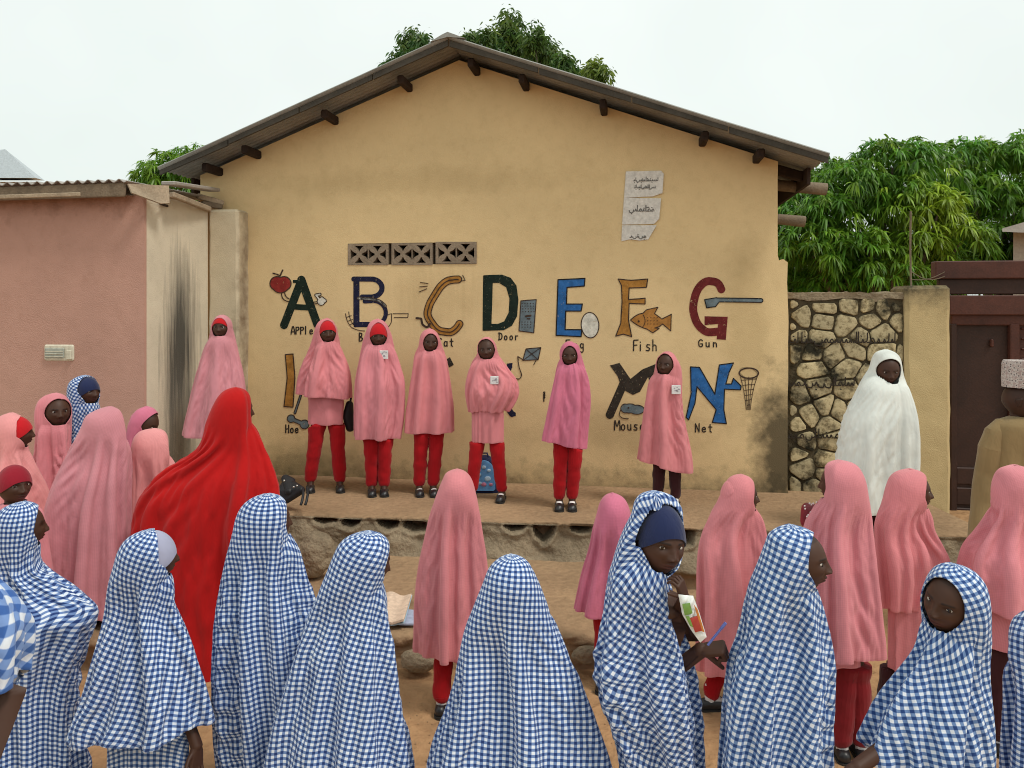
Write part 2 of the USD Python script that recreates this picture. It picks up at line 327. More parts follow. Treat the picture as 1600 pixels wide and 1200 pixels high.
# ------------------------------------------------------------------ ground
def ground():
    n = 140
    g = np.concatenate([[-200, -60, -25], np.linspace(-12, 12, n), [25, 60, 200]]); h = np.concatenate([[-60, -20], np.linspace(-3, 18, 120), [40, 100, 250]])
    X, Y = np.meshgrid(g, h, indexing='ij'); Z = np.zeros_like(X)
    Z += 0.03 * (meshkit.fbm(np.stack([X * .8, Y * .8, X * 0], -1), 4, 3) - .5) * (np.hypot(X, Y - 4) < 14)
    Z += 0.30 * np.clip((X - 1.2) / 1.6, 0, 1) * np.clip((Y - 5.0) / 1.2, 0, 1)
    v, f = sheet(np.stack([X, Y, Z], -1)); return v, f
v, f = ground()
single('ground', (v, f), 'earth', kind='structure', smooth=True)
def near_z(x, y):
    return 0.30 * np.clip((x - 1.2) / 1.6, 0, 1) * np.clip((y - 5.0) / 1.2, 0, 1)
# pebbles and crumbs on the sand in the gaps between the children: far too many to count
def pebbles():
    rg = np.random.default_rng(5); ms = []
    for x, y, s in zip(rg.uniform(-2.5, 3.4, 1500), rg.uniform(2.2, 5.4, 1500), .003 + .012 * rg.beta(1, 4, 1500)):
        if -6 < x < 1.05 and y > 4.45: continue
        b = trimesh.creation.icosphere(1, s); b.vertices *= rg.uniform(.6, 1.2, 3) * [1, 1, .6]; b.apply_translation([x, y, near_z(x, y) + s * .2]); ms.append(b)
    return cat_mesh(ms)
t = single('gravel', pebbles(), 'step_earth', 'small pebbles and crumbs scattered on the sandy ground', 'gravel', kind='stuff')

# ------------------------------------------------------------------ platform with broken hollow blocks along its edge, and the low step before it
ZP, ZS = 0.50, 0.22
def front_d(x): return 5.94 - 0.117 * x
CELLS = [[(491, 803), (532, 801), (526, 812), (505, 817), (494, 812)], [(533, 803), (566, 804), (560, 817), (549, 823), (537, 820)], [(588, 807), (626, 807), (619, 822), (606, 827), (594, 820)],
         [(630, 808), (664, 808), (664, 828), (645, 831), (632, 824)], [(672, 809), (704, 809), (700, 830), (684, 836), (674, 826)], [(786, 814), (825, 815), (815, 826), (800, 829), (790, 822)],
         [(832, 816), (868, 818), (862, 838), (850, 851), (838, 838)], [(892, 821), (926, 822), (920, 831), (905, 832), (895, 829)], [(940, 822), (975, 823), (968, 842), (950, 846)], [(985, 824), (1020, 826), (1012, 848), (996, 850)], [(1050, 828), (1085, 830), (1080, 850), (1060, 856)]]
def platform():
    xs = np.linspace(-3.6, 3.5, 560); zz = np.concatenate([np.linspace(0.0, .94, 46), [.956, .975, 1.0]])
    X = np.repeat(xs[:, None], len(zz), 1); Zt = np.repeat(zz[None], len(xs), 0)
    Z = Zt * ZP
    D = front_d(X) - 0.22 * (1 - Zt) ** 1.3
    px = CX + X / D * FPX; py = HY + (CAM_H - Z) / D * FPX
    pts = shapely.points(px.ravel(), py.ravel())
    hol = np.zeros(X.size)
    for c in CELLS:
        p = Polygon(c).buffer(-2).buffer(2); d = shapely.distance(p, pts); hol = np.maximum(hol, np.clip(1 - d / 1.6, 0, 1))
    rim = np.zeros(X.size)
    for c in CELLS:
        p = Polygon(c); d = shapely.distance(p, pts); rim = np.maximum(rim, np.exp(-((d - 5.5) / 3.5) ** 2) * (py.ravel() > 806))
    hol, rim = hol.reshape(X.shape), rim.reshape(X.shape); hol = hol * (Zt < .955); D = D - .012 * (Zt > .955)
    nz = meshkit.fbm(np.stack([X * 7, Z * 9, X * 0], -1), 5, 11) - 0.5
    big = meshkit.fbm(np.stack([X * 2.3, Z * 4, X * 0 + 3], -1), 3, 5) - 0.5
    D = D - 0.018 * rim + 0.20 * hol + (0.07 * nz + 0.12 * big) * (1 - 0.7 * hol) * np.clip((1 - Zt) * 6, 0.12, 1) * np.clip(Zt * 5, 0, 1)
    D += 0.10 * np.clip((0.38 - Zt) / 0.1, 0, 1) * (Zt > 0.12)
    f1 = np.stack([X, D, Z], -1)
    # the top, from the broken edge back to the wall
    tt = np.linspace(0, 1, 30)[1:]; xe = xs[::4]
    edge = f1[::1, -1]
    top = np.stack([np.column_stack([edge[:, 0] + 0 * q, edge[:, 1] * (1 - q) + (7.5 - 0.16 * edge[:, 0]) * q, ZP + 0 * edge[:, 0] + (0.012 * (meshkit.fbm(np.column_stack([edge[:, 0] * 3, edge[:, 1] * 0 + q * 5, edge[:, 0] * 0]), 4, 2) - .5)) * min(1, q * 6)]) for q in tt], 1)
    return sheet(np.concatenate([f1, top], 1))
tp = thing('platform', 'raised earth platform along the yellow wall, its edge of broken hollow blocks', 'platform', (0, 6.2, 0))
v, f = platform()
part(tp, 'platform_body', (v, f), 'step_earth', smooth=50)
# the row of hollow blocks itself: a shell just proud of the platform's front
def block_row():
    v, f = platform(); v = v.copy()
    c = v[f].mean(1); n = np.cross(v[f[:, 1]] - v[f[:, 0]], v[f[:, 2]] - v[f[:, 0]])
    keep = (c[:, 1] < front_d(c[:, 0]) + 0.16) & (c[:, 2] < ZP - 0.012) & (c[:, 2] > 0.16)
    v[:, 1] -= 0.005
    return v, f[keep]
part(tp, 'hollow_block_edge', block_row(), 'block_cement', smooth=50, label='weathered row of broken hollow blocks with open cells')
def low_step():
    xs = np.linspace(-6.5, 1.05, 420); zz = np.linspace(0, 1, 24)
    X = np.repeat(xs[:, None], len(zz), 1); Zt = np.repeat(zz[None], len(xs), 0); Z = Zt * ZS
    r = np.where(Zt > 0.8, np.sqrt(np.clip(1 - ((Zt - 0.8) / 0.2) ** 2, 0, 1)), 1)
    D = 4.50 + 0.03 * (1 - r) * 2 - 0.02 * X * 0
    nz = meshkit.fbm(np.stack([X * 6, Z * 12, X * 0 + 9], -1), 5, 21) - 0.5
    D = D + 0.12 * nz * np.clip(Zt * 4, 0, 1) + 0.05 * np.clip((0.75 - Zt) / 0.15, 0, 1)
    f1 = np.stack([X, D, Z], -1)
    edge = f1[:, -1]
    top = np.stack([np.column_stack([edge[:, 0], edge[:, 1] * (1 - q) + 6.3 * q, ZS + 0.05 * (meshkit.fbm(np.column_stack([edge[:, 0] * 1.6, edge[:, 1] * 0 + q * 4, edge[:, 0] * 0]), 4, 8) - .5) * min(1, q * 5)]) for q in np.linspace(0, 1, 24)[1:]], 1)
    P = np.concatenate([f1, top], 1); P[-1, :, 2] = np.minimum(P[-1, :, 2], 0.0)
    return sheet(P)
single('low_step', low_step(), 'step_earth', 'low earthen step in front of the platform with a crumbling stony front', 'step', smooth=50)
def stone_lump(c, r, seed, sq=(1, 1, .75)):
    s = trimesh.creation.icosphere(4, 1.0); v = np.asarray(s.vertices)
    k = 1 + 0.55 * (meshkit.fbm(v * 1.3 + seed, 4, seed) - .5)
    s.vertices = v * k[:, None] * r * np.array(sq) + c; return s
single('boulder', stone_lump(at(491, 868, 5.45), 0.15, 3, (1.0, .8, 1.0)), 'block_cement', 'rounded brown boulder lying against the foot of the platform', 'boulder', smooth=True)
rg = np.random.default_rng(12)
for px, py, rr, lab in ((655, 1020, .085, 'dark stone under the crumbling step, just left of the red trouser legs'), (920, 1012, .07, 'dark stone at the foot of the low step, beside the long checked veil')):
    single('stone_block', stone_lump(at(px, py + 12, 4.46), rr, int(px), (1.3, .7, .8)), 'block_cement', lab, 'stone', smooth=True)

# ------------------------------------------------------------------ the yellow classroom
A_L, _ = px_wall(313, 300); A_R, _ = px_wall(1215, 300); A_R2, Z_STUB = px_wall(1231, 410)
A_L, A_R, A_R2, Z_STUB = float(A_L), float(A_R), float(A_R2), float(Z_STUB)
NE = -0.43
(aL, zL), (aT, zT), (aR, zR) = [tuple(map(float, px_wall(*p, NE))) for p in ((246, 262), (700, 57), (1297, 241))]
def roof_z(a): return np.interp(a, [aL, aT, aR], [zL, zT, zR])
tb = thing('yellow_classroom', 'yellow plastered classroom with low gable roof and painted alphabet', 'building', WP(-0.4, 1.5, 0))
wob = lambda a, z, k=.007: a + k * 2 * (meshkit.fbm(np.array([[z * 5, a, 0]]), 3, 4)[0] - .5)
right_edge = [(A_R2 + .02, 0.2)] + [(wob(A_R2, z, .012), z) for z in np.linspace(.6, Z_STUB, 12)] + [(A_R2 - .04, Z_STUB + .03), (A_R + .015, Z_STUB + .01)] + [(wob(A_R, z), z) for z in np.linspace(Z_STUB + .06, float(roof_z(A_R)) - .09, 12)]
gable = [(A_L, 0.2)] + right_edge + [(aT, zT - 0.075), (A_L, float(roof_z(A_L)) - .075)]
ventpx = [(543, 380, 608, 415), (611, 379, 677, 415), (680, 377, 746, 413)]
va0, vz0 = px_wall(544, 414); va1, vz1 = px_wall(745, 378)
hole = sbox(float(va0), float(vz0), float(va1), float(vz1))
gp = Polygon(gable).difference(hole)
wall = part(tb, 'front_wall', plate(gp, 0.0, 0.2), 'yellow_plaster')
part(tb, 'side_wall', plate(Polygon([(A_R - .2, .2), (A_R - .004, .2), (A_R - .004, float(roof_z(A_R)) - .1), (A_R - .2, float(roof_z(A_R)) - .1)]), 0.201, 6.0), 'yellow_plaster')
part(tb, 'side_wall', plate(Polygon([(A_L + .004, .2), (A_L + .2, .2), (A_L + .2, float(roof_z(A_L)) - .1), (A_L + .004, float(roof_z(A_L)) - .1)]), 0.201, 6.0), 'yellow_plaster')
part(tb, 'back_wall', plate(Polygon([(A_L + .2, .2), (A_R - .2, .2), (A_R - .2, float(roof_z(A_R)) - .1), (aT, zT - .12), (A_L + .2, float(roof_z(A_L)) - .1)]), 5.8, 5.999), 'yellow_plaster')
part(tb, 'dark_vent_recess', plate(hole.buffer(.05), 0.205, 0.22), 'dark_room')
# pierced ventilation blocks: two crossed diamonds in each
for i, (x0, y0, x1, y1) in enumerate(ventpx):
    P = sbox(x0 + 1, y0 + 1, x1 - 1, y1 - 1); holes = []
    for k in range(2):
        w = (x1 - x0 - 11) / 2; cx0 = x0 + 5.0 + k * (w + 1.2); cyc = (y0 + y1) / 2; hh = (y1 - y0) / 2 - 4.2
        cell = sbox(cx0, cyc - hh, cx0 + w, cyc + hh); mid = Point(cx0 + w / 2, cyc)
        arcs = unary_union([Point(qx, qy).buffer(w * .50).boundary.buffer(1.9) for qx, qy in ((cx0 + w / 2, cyc - hh - 3), (cx0 + w / 2, cyc + hh + 3), (cx0 - 2, cyc), (cx0 + w + 2, cyc))])
        solid = unary_union([arcs, affinity.rotate(sbox(cx0 + w / 2 - 1.4, cyc - hh, cx0 + w / 2 + 1.4, cyc + hh), 0).intersection(Point(cx0 + w / 2, cyc).buffer(0.1))])
        q = cell.difference(solid)
        for g in getattr(q, 'geoms', [q]):
            if g.area > 3: holes.append(g.buffer(-.35).buffer(.3))
    part(tb, 'vent_block', plate(wall_poly(P.difference(unary_union(holes))), -0.006 - .002 * i, 0.10), 'vent_cement')
# roof: two corrugated sheets, barge boards, purlins, rafters
def roof_slope(a0, z0, a1, z1, n0, n1, amp=.012, lam=.076, t=.012):
    ns = np.arange(n0, n1, lam / 6); q = np.linspace(0, 1, 8)
    A = a0 + (a1 - a0) * q[:, None] + 0 * ns; Z = z0 + (z1 - z0) * q[:, None] + amp * np.sin(ns * 2 * np.pi / lam)[None] - .03 * np.sin(q * np.pi)[:, None] * np.exp(-((ns - n0) / .8) ** 2)[None] * 0
    Z = Z + 0.018 * (meshkit.fbm(np.stack([A * 1.5, np.broadcast_to(ns, A.shape) * .7, A * 0], -1), 3, 6) - .5)
    v, f = sheet(WP(A, np.broadcast_to(ns, A.shape), Z)); n = vnormals(v, f)
    if n[:, 2].mean() < 0: f = f[:, ::-1]
    v, f, _ = solidify(v, f, t); return v, f
part(tb, 'roof_slope', roof_slope(aT - .01, zT, aL, zL, NE, 6.3), 'roof_sheet', smooth=40)
part(tb, 'roof_slope', roof_slope(aT + .01, zT, aR, zR, NE, 6.3), 'roof_sheet', smooth=40)
rc = [(aT - .16, zT - .045), (aT - .05, zT + .015), (aT, zT + .035), (aT + .05, zT + .015), (aT + .16, zT - .03), (aT, zT - .01)]
part(tb, 'ridge_cap', plate(Polygon(rc), NE - .02, 6.3), 'roof_sheet')
for (a0, z0), (a1, z1) in (((aT, zT), (aL, zL)), ((aT, zT), (aR, zR))):
    k = 4
    for i in range(k):
        q0, q1 = i / k + .002, (i + 1) / k - .002
        b0, b1 = a0 + (a1 - a0) * q0, a0 + (a1 - a0) * q1; y0, y1 = z0 + (z1 - z0) * q0, z0 + (z1 - z0) * q1
        j0, j1 = R.uniform(-.008, .006), R.uniform(-.008, .006)
        part(tb, 'barge_board', plate(Polygon([(b0, y0 - .018 + j0), (b1, y1 - .018 + j1), (b1, y1 - .066 + j1), (b0, y0 - .070 + j0)]), NE + .02 + .003 * (i % 2), NE + .045), 'board_edge')
for px, py in ((625, 112), (505, 166), (380, 224), (318, 255), (735, 84), (815, 103), (942, 148), (1102, 199), (1190, 222)):
    a, _ = px_wall(px, py, -.3); a = float(a); z = float(roof_z(a)) - .15
    part(tb, 'purlin', wbox(a - .032, a + .032, NE + .14, 6.1, z - .02, z + .06, .012), 'timber_dark')
# eaves on the two long sides: rafter poles that stick out under the sheets
for side, (ae, aw) in ((-1, (aL, A_L)), (1, (aR, A_R))):
    s = (roof_z(ae) - roof_z(ae - side * .5)) / .5
    for n in np.arange(0.25, 6.0, 0.62 if side > 0 else .9):
        a0, a1 = aw - side * .3, ae - side * (.06 + .04 * R.random())
        part(tb, 'rafter', beam(WP(a0, n, float(roof_z(a0)) - .12), WP(a1, n, float(roof_z(a1)) - .10), .07, .09, .012), 'timber_dark')
    part(tb, 'fascia_board', plate(Polygon([(ae - side * .05, float(roof_z(ae)) - .02), (ae - side * .08, float(roof_z(ae)) - .02), (ae - side * .08, float(roof_z(ae)) - .17), (ae - side * .05, float(roof_z(ae)) - .17)]), .05, 6.2), 'timber_dark')
for px, py, n, L in ((1292, 292, .55, .42), (1258, 343, 1.2, .38)):
    a, z = map(float, px_wall(px, py, n))
    part(tb, 'rafter_pole', tube([WP(a - L * 1.6, n, z + .05), WP(a, n + .02, z - .02)], [.05, .058], 12), 'timber_grey', smooth=40, label='round wooden pole sticking out under the eave')

# ------------------------------------------------------------------ the painted alphabet on the wall
for nm, c in (('paint_dark_green', (.004, .014, .008)), ('paint_navy', (.008, .009, .034)), ('paint_ochre', (.36, .165, .03)), ('paint_blue', (.02, .115, .33)), ('paint_maroon', (.13, .012, .012)), ('paint_black', (.012, .01, .01)),
              ('paint_grey', (.13, .17, .19)), ('paint_white', (.62, .6, .52)), ('paint_apple', (.25, .022, .018)), ('paint_fish', (.4, .18, .04)), ('paint_brown_black', (.03, .022, .015)), ('paint_line', (.05, .028, .018))):
    paint_mat(nm, c)
def S(pts, w, cap='round'): return LineString(pts).buffer(w / 2, cap_style=cap, join_style='round')
def curve(pts, k=40):
    pts = np.asarray(pts, float); s = np.concatenate([[0], np.cumsum(np.hypot(*np.diff(pts, axis=0).T))])
    return np.column_stack([PchipInterpolator(s, pts[:, i])(np.linspace(0, s[-1], k)) for i in (0, 1)])
def arc(cx, cy, rx, ry, d0, d1, k=40):
    th = np.radians(np.linspace(d0, d1, k)); return np.column_stack([cx + rx * np.cos(th), cy + ry * np.sin(th)])
def paint(name, poly, m, label, edge=None, em='paint_line', marks=None):
    """a flat coat of paint on the wall, with its drawn outline as a part of it"""
    p = part(tb, name, plate(wall_poly(poly.simplify(.15)), -.003, .002), m, label=label)
    if edge: part(p, 'outline', plate(wall_poly(poly.boundary.buffer(edge / 2).simplify(.15)), -.0045, .002), em)
    if marks is not None: part(p, 'drawn_lines', plate(wall_poly(marks.simplify(.1)), -.006, .002), em)
    return p
flat = 'flat'
A_ = unary_union([S([(444, 508), (471, 438)], 12.5), S([(471, 437), (496, 507)], 12.5), S([(455, 479), (487, 481)], 9), sbox(458, 437.5, 478, 442)])
paint('painted_letter', A_, 'paint_dark_green', 'dark green letter A painted on the wall')
ap = unary_union([Point(433, 443).buffer(11), Point(444, 443).buffer(11), affinity.scale(Point(438.5, 446).buffer(13), 1, .9)])
paint('painted_apple', ap, 'paint_apple', 'red apple held up by letter A', 1.6, marks=unary_union([S(curve([(438, 431), (434, 429), (427, 427)]), 2), S(curve([(438, 431), (440, 426), (442, 422)]), 2), S(curve([(440, 459), (441, 464), (445, 469), (451, 471)]), 1.4), S(curve([(445, 458), (447, 463), (452, 467)]), 1.4), S([(490, 472), (496, 471)], 1.2), S([(490, 475), (496, 474)], 1.2)]))
hand = unary_union([Point(502, 471).buffer(6), S([(498, 466), (494, 461), (500, 460)], 4), S([(503, 466), (508, 470)], 5)])
paint('painted_hand', hand, 'paint_white', 'little white cartoon hand on letter A', 1.3)
B_ = unary_union([S([(557, 436), (557, 507)], 9.5, flat), S(np.vstack([[(553, 436)], arc(580, 450, 17, 14, -90, 90), [(566, 464)]]), 8), S(np.vstack([[(570, 471)], arc(583, 489, 20, 19, -85, 80)]), 6.5), S([(553, 507), (590, 507)], 8, flat)])
paint('painted_letter', B_, 'paint_navy', 'navy letter B painted on the wall')
paint('painted_band', S(curve([(560, 466), (578, 467), (592, 470), (602, 478)]), 4), 'paint_white', 'pale band across letter B', 1.0)
bw = unary_union([S(curve(p), 1.1) for p in ([(540, 490), (543, 502), (552, 513), (570, 517)], [(545, 487), (548, 500), (556, 511)], [(541, 496), (549, 493)], [(543, 502), (551, 499)], [(546, 508), (553, 504)], [(606, 492), (612, 490), (612, 500), (606, 512)], [(614, 490), (638, 490), (637, 496), (616, 496)])])
paint('painted_basket', bw, 'paint_line', 'thin line drawing of a basket and arm beside letter B')
Cc = curve([(716, 436.5), (702, 438), (690, 446), (681, 459), (671, 477), (668, 490), (675, 505), (688, 517), (703, 519), (714, 512), (718, 506)])
C_ = LineString(Cc).buffer(5.5)
paint('painted_letter', C_, 'paint_ochre', 'ochre letter C drawn like a cat', 1.5, marks=unary_union([LineString(Cc).buffer(.8), S(curve([(672, 506), (667, 511), (660, 506), (658, 498), (651, 497)]), 3.2), S([(669, 443), (657, 441)], 1), S([(668, 447), (656, 448)], 1), S([(667, 451), (655, 456)], 1), S([(723, 430), (727, 438), (720, 439)], 1)]))
D_ = Polygon([(755, 430), (784, 429), (798, 434), (807, 446), (810, 468), (808, 494), (800, 509), (787, 516), (754, 517)]).buffer(-1.5).buffer(1.5).difference(Polygon([(770, 442), (780, 442), (791, 449), (796, 466), (795, 488), (788, 502), (778, 506), (768, 506)]).buffer(-1).buffer(1))
paint('painted_letter', D_, 'paint_dark_green', 'dark green letter D painted on the wall')
dr = Polygon([(814, 470), (838, 468), (834, 520), (811, 517)])
paint('painted_door', dr, 'paint_grey', 'grey painted door next to letter D', 1.5, marks=unary_union([S([(822, 494), (829, 493)], 3), S([(824, 498), (828, 498)], 2)] + [Point(816 + 4.3 * (i % 5) + .4 * (i // 5), 474 + 4.2 * (i // 5)).buffer(.8) for i in range(20)] + [Point(816 + 4.4 * (i % 4), 503 + 4 * (i // 4)).buffer(.8) for i in range(12)]))
E_ = Polygon([(872, 437), (914, 435), (913, 447), (886, 449), (885, 475), (910, 475), (908, 486), (884, 486), (883, 515), (909, 515), (908, 526), (869, 524)])
paint('painted_letter', E_, 'paint_blue', 'blue letter E with a black outline', 1.9, 'paint_black')
paint('painted_egg', affinity.rotate(affinity.scale(Point(922, 508).buffer(14), .98, 1.42), -4), 'paint_white', 'white painted egg beside letter E', 1.5)
F_ = Polygon([(966, 436), (986, 438), (1012, 436), (1010, 449), (983, 450), (982, 468), (1008, 466), (1008, 475), (983, 474), (982, 500), (987, 526), (974, 522), (962, 525), (970, 505), (972, 470), (971, 446)])
paint('painted_letter', F_, 'paint_ochre', 'ochre letter F with flared ends', 1.7)
fish = unary_union([Polygon(np.vstack([curve([(985, 500), (1001, 490), (1017, 488), (1031, 496), (1038, 501)]), curve([(1038, 503), (1028, 511), (1012, 514), (1000, 510), (985, 500)])])), Polygon([(1033, 499), (1049, 491), (1048, 517), (1034, 505)]), Polygon([(1004, 490), (1010, 484), (1028, 480), (1022, 491)]), Polygon([(1006, 511), (1030, 513), (1020, 520)])])
paint('painted_fish', fish, 'paint_fish', 'orange brown fish under letter F', 1.5, marks=unary_union([Point(998, 502).buffer(1.6), S(curve([(1005, 492), (1008, 502), (1004, 511)]), 1)] + [Point(1012 + 5 * (i % 4), 496 + 5 * (i // 4)).buffer(.7) for i in range(12)]))
Gc = curve([(1127, 452), (1119, 441), (1107, 439), (1094, 447), (1086, 463), (1083, 482), (1087, 500), (1096, 513), (1107, 519), (1122, 518)])
G_ = unary_union([LineString(Gc).buffer(6.2), Polygon([(1101, 494), (1137, 495), (1134, 531), (1120, 530), (1122, 506), (1101, 508)])])
paint('painted_letter', G_, 'paint_maroon', 'maroon letter G painted on the wall')
gun = unary_union([Polygon([(1101, 468), (1120, 465), (1125, 470), (1118, 479), (1104, 481)]), S([(1122, 468.5), (1189, 469.5)], 6)])
paint('painted_gun', gun, 'paint_grey', 'grey toy-like long gun drawn across letter G', 1.6, 'paint_black')
paint('painted_letter', Polygon([(446, 554), (458, 553), (461, 590), (458, 636), (444, 635), (449, 590)]), 'paint_ochre', 'left stem of an ochre letter H mostly hidden by a girl', 1.6)
hoe = unary_union([S([(470, 618), (461, 645)], 3), Point(455, 654).buffer(6), S([(457, 655), (478, 664)], 6), Point(476, 663).buffer(7)])
paint('painted_hoe', hoe, 'paint_grey', 'grey hoe drawn beside the letter H', 1.3)
paint('painted_letter', Polygon([(697, 562), (703, 558), (709, 570), (702, 574)]), 'paint_brown_black', 'small dark end of a hidden letter beside a girl')
K_ = unary_union([Polygon([(792, 568), (801, 567), (799, 578), (794, 578)]), Polygon([(798, 640), (806, 645), (806, 650), (797, 650)]), S([(772, 575), (772, 655)], 11), S([(796, 573), (776, 612), (800, 647)], 9)])
paint('painted_letter', K_, 'paint_navy', 'navy letter K mostly hidden behind a girl')
kite = Polygon([(822, 545), (845, 543), (841, 562), (817, 563)])
paint('painted_kite', kite, 'paint_grey', 'grey kite on a string', 1.5, marks=unary_union([S([(822, 545), (841, 562)], 1), S([(845, 543), (817, 563)], 1), S(curve([(818, 563), (809, 557), (811, 573), (815, 586), (811, 592), (803, 590)]), 1.3), S(curve([(838, 562), (834, 570)]), 1.2)]))
M_ = unary_union([Polygon([(953, 571), (968, 567), (985, 592), (1004, 577), (1026, 568), (1034, 574), (1012, 590), (1000, 612), (989, 617), (972, 608), (965, 588)]), S([(974, 600), (953, 648)], 13), S([(1016, 580), (1040, 650)], 12)])
paint('painted_letter', M_, 'paint_brown_black', 'black brown letter M partly hidden by a girl')
paint('painted_mouse', unary_union([affinity.scale(Point(984, 638).buffer(9), 1.3, .8), Point(977, 638).buffer(7), affinity.scale(Point(995, 640).buffer(9), 1.3, .8)]), 'paint_grey', 'grey mouse under letter M', 1.3, marks=unary_union([Point(982, 637).buffer(1.3), S(curve([(970, 640), (968, 648), (973, 653), (982, 654)]), 1)]))
N_ = unary_union([Polygon([(1079, 573), (1093, 574), (1117, 616), (1124, 570), (1146, 567), (1139, 582), (1132, 608), (1131, 640), (1135, 662), (1113, 660), (1119, 640), (1089, 604), (1086, 630), (1076, 656), (1072, 652), (1080, 615)]), Polygon([(1131, 600), (1143, 600), (1146, 591), (1158, 603), (1157, 609), (1132, 608)])])
paint('painted_letter', N_, 'paint_blue', 'blue letter N holding a net', 1.7, 'paint_black')
net = unary_union([S(arc(1170, 583, 15, 8, 0, 360), 2.2), affinity.rotate(S(arc(1170, 583, 15, 8, 0, 360), .1), 20)] + [S(curve([(1157 + 6.5 * i, 589), (1163 + 3.2 * i, 615), (1166 + 1.6 * i, 640)]), .9) for i in range(5)] + [S([(1159 + 1.6 * i, 594 + 8 * i), (1182 - 2.2 * i, 592 + 8 * i)], .8) for i in range(6)])
paint('painted_net', net, 'paint_line', 'thin brown line drawing of a landing net')
# words by hand under the pictures: single strokes in a 6 by 10 box, y downwards, base line at 10
GLY = {'A': [[(0, 10), (3, 0), (6, 10)], [(1, 7), (5, 7)]], 'p': [[(.5, 4), (.5, 12)], [(.5, 5), (3, 3.6), (4.5, 5), (3, 7.4), (.5, 7)]], 'P': [[(.5, 1), (.5, 10)], [(.5, 1.5), (4, 1), (5, 3), (3, 5), (.5, 5)]], 'l': [[(1, 0), (1, 10)]], 'e': [[(.5, 7), (4.5, 6.6), (3.5, 4.2), (1, 5), (.5, 8), (2, 10), (4.5, 9)]],
       'B': [[(.5, 0), (.5, 10)], [(.5, .3), (4, 1), (4, 4), (.7, 5), (5, 6.5), (4.5, 9), (.5, 10)]], 'a': [[(4.2, 5), (2, 4.2), (.5, 7), (1.5, 10), (4, 8.5)], [(4.3, 4.4), (4.4, 10)]], 't': [[(2, 1), (2, 9), (3.5, 10)], [(.3, 4), (4, 4)]], 'C': [[(5, 1.5), (3, .3), (.5, 3), (.5, 7.5), (3, 10), (5, 8.8)]],
       'D': [[(1, 0), (1, 10)], [(0, .4), (4, 1), (5.5, 5), (4, 9), (0, 10)]], 'o': [[(2.5, 4.2), (.6, 6), (1, 9.4), (3, 10), (4.6, 7.5), (4, 5), (2.5, 4.2)]], 'r': [[(.8, 4.2), (.8, 10)], [(.8, 6), (2, 4.4), (4, 4.4)]], 'E': [[(5, 0), (.5, .3), (.5, 10), (5, 9.8)], [(.5, 5), (4, 5)]], 'g': [[(4, 5), (2, 4.2), (.6, 6.5), (2, 9), (4, 8)], [(4.1, 4.4), (4.2, 12), (2.5, 14), (.8, 13)]],
       'F': [[(5.2, .2), (.8, .5), (.6, 10)], [(.7, 5), (4, 4.8)]], 'i': [[(1, 4.5), (1, 10)], [(1, 2), (1, 2.3)]], 's': [[(4, 4.6), (1.5, 4.4), (1, 6.2), (3.8, 8), (3, 10), (.5, 9.6)]], 'h': [[(.7, 0), (.7, 10)], [(.7, 6.5), (2.5, 4.6), (4, 6), (4.1, 10)]], 'G': [[(5, 2), (3, .5), (.6, 3.5), (.8, 8), (3, 10), (5, 8.5), (5, 6), (3, 6)]], 'u': [[(.6, 4.4), (.8, 9), (2.5, 10), (4, 8)], [(4.1, 4.4), (4.3, 10)]],
       'n': [[(.6, 4.4), (.6, 10)], [(.6, 6.4), (2.4, 4.5), (4, 6), (4.2, 10)]], 'H': [[(.6, 0), (.5, 10)], [(5, 0), (4.8, 10)], [(.5, 5.4), (5, 4.8)]], 'M': [[(0, 10), (.8, 0), (3, 6.5), (5.4, 0), (6.4, 10)]], 'N': [[(.5, 10), (.6, 0), (4.8, 10), (5, 0)]]}
def word(txt, x, y, h, w, adv, m='paint_brown_black', slope=0.0):
    g = []
    for i, c in enumerate(txt):
        x0 = x + i * adv; y0 = y + slope * i * adv
        for st in GLY[c]:
            g.append(S(curve([(x0 + p[0] * h / 11 * w, y0 + (p[1] - 10) * h / 10) for p in st], 14) if len(st) > 2 else [(x0 + p[0] * h / 11 * w, y0 + (p[1] - 10) * h / 10) for p in st], 1.9))
    part(tb, 'painted_word', plate(wall_poly(unary_union(g).simplify(.1)), -.003, .002), m, label='the word ' + txt + ' in thin dark brush strokes')
word('APPle', 455, 522, 12, .9, 7.2); word('Bat', 561, 533, 13, .9, 8); word('Cat', 684, 541, 13, 1, 9.5); word('Door', 779, 531, 11, 1, 8.6); word('Egg', 884, 545, 14, 1, 11)
word('Fish', 989, 548, 17, 1, 10); word('Gun', 1091, 542, 12, 1.2, 11.5); word('Hoe', 446, 676, 12, .95, 7.5); word('Mouse', 960, 672, 15, 1.0, 10); word('Net', 1086, 675, 13, 1.1, 10.5)
word('ssl', 849, 617, 8, .8, 0.1, slope=50)
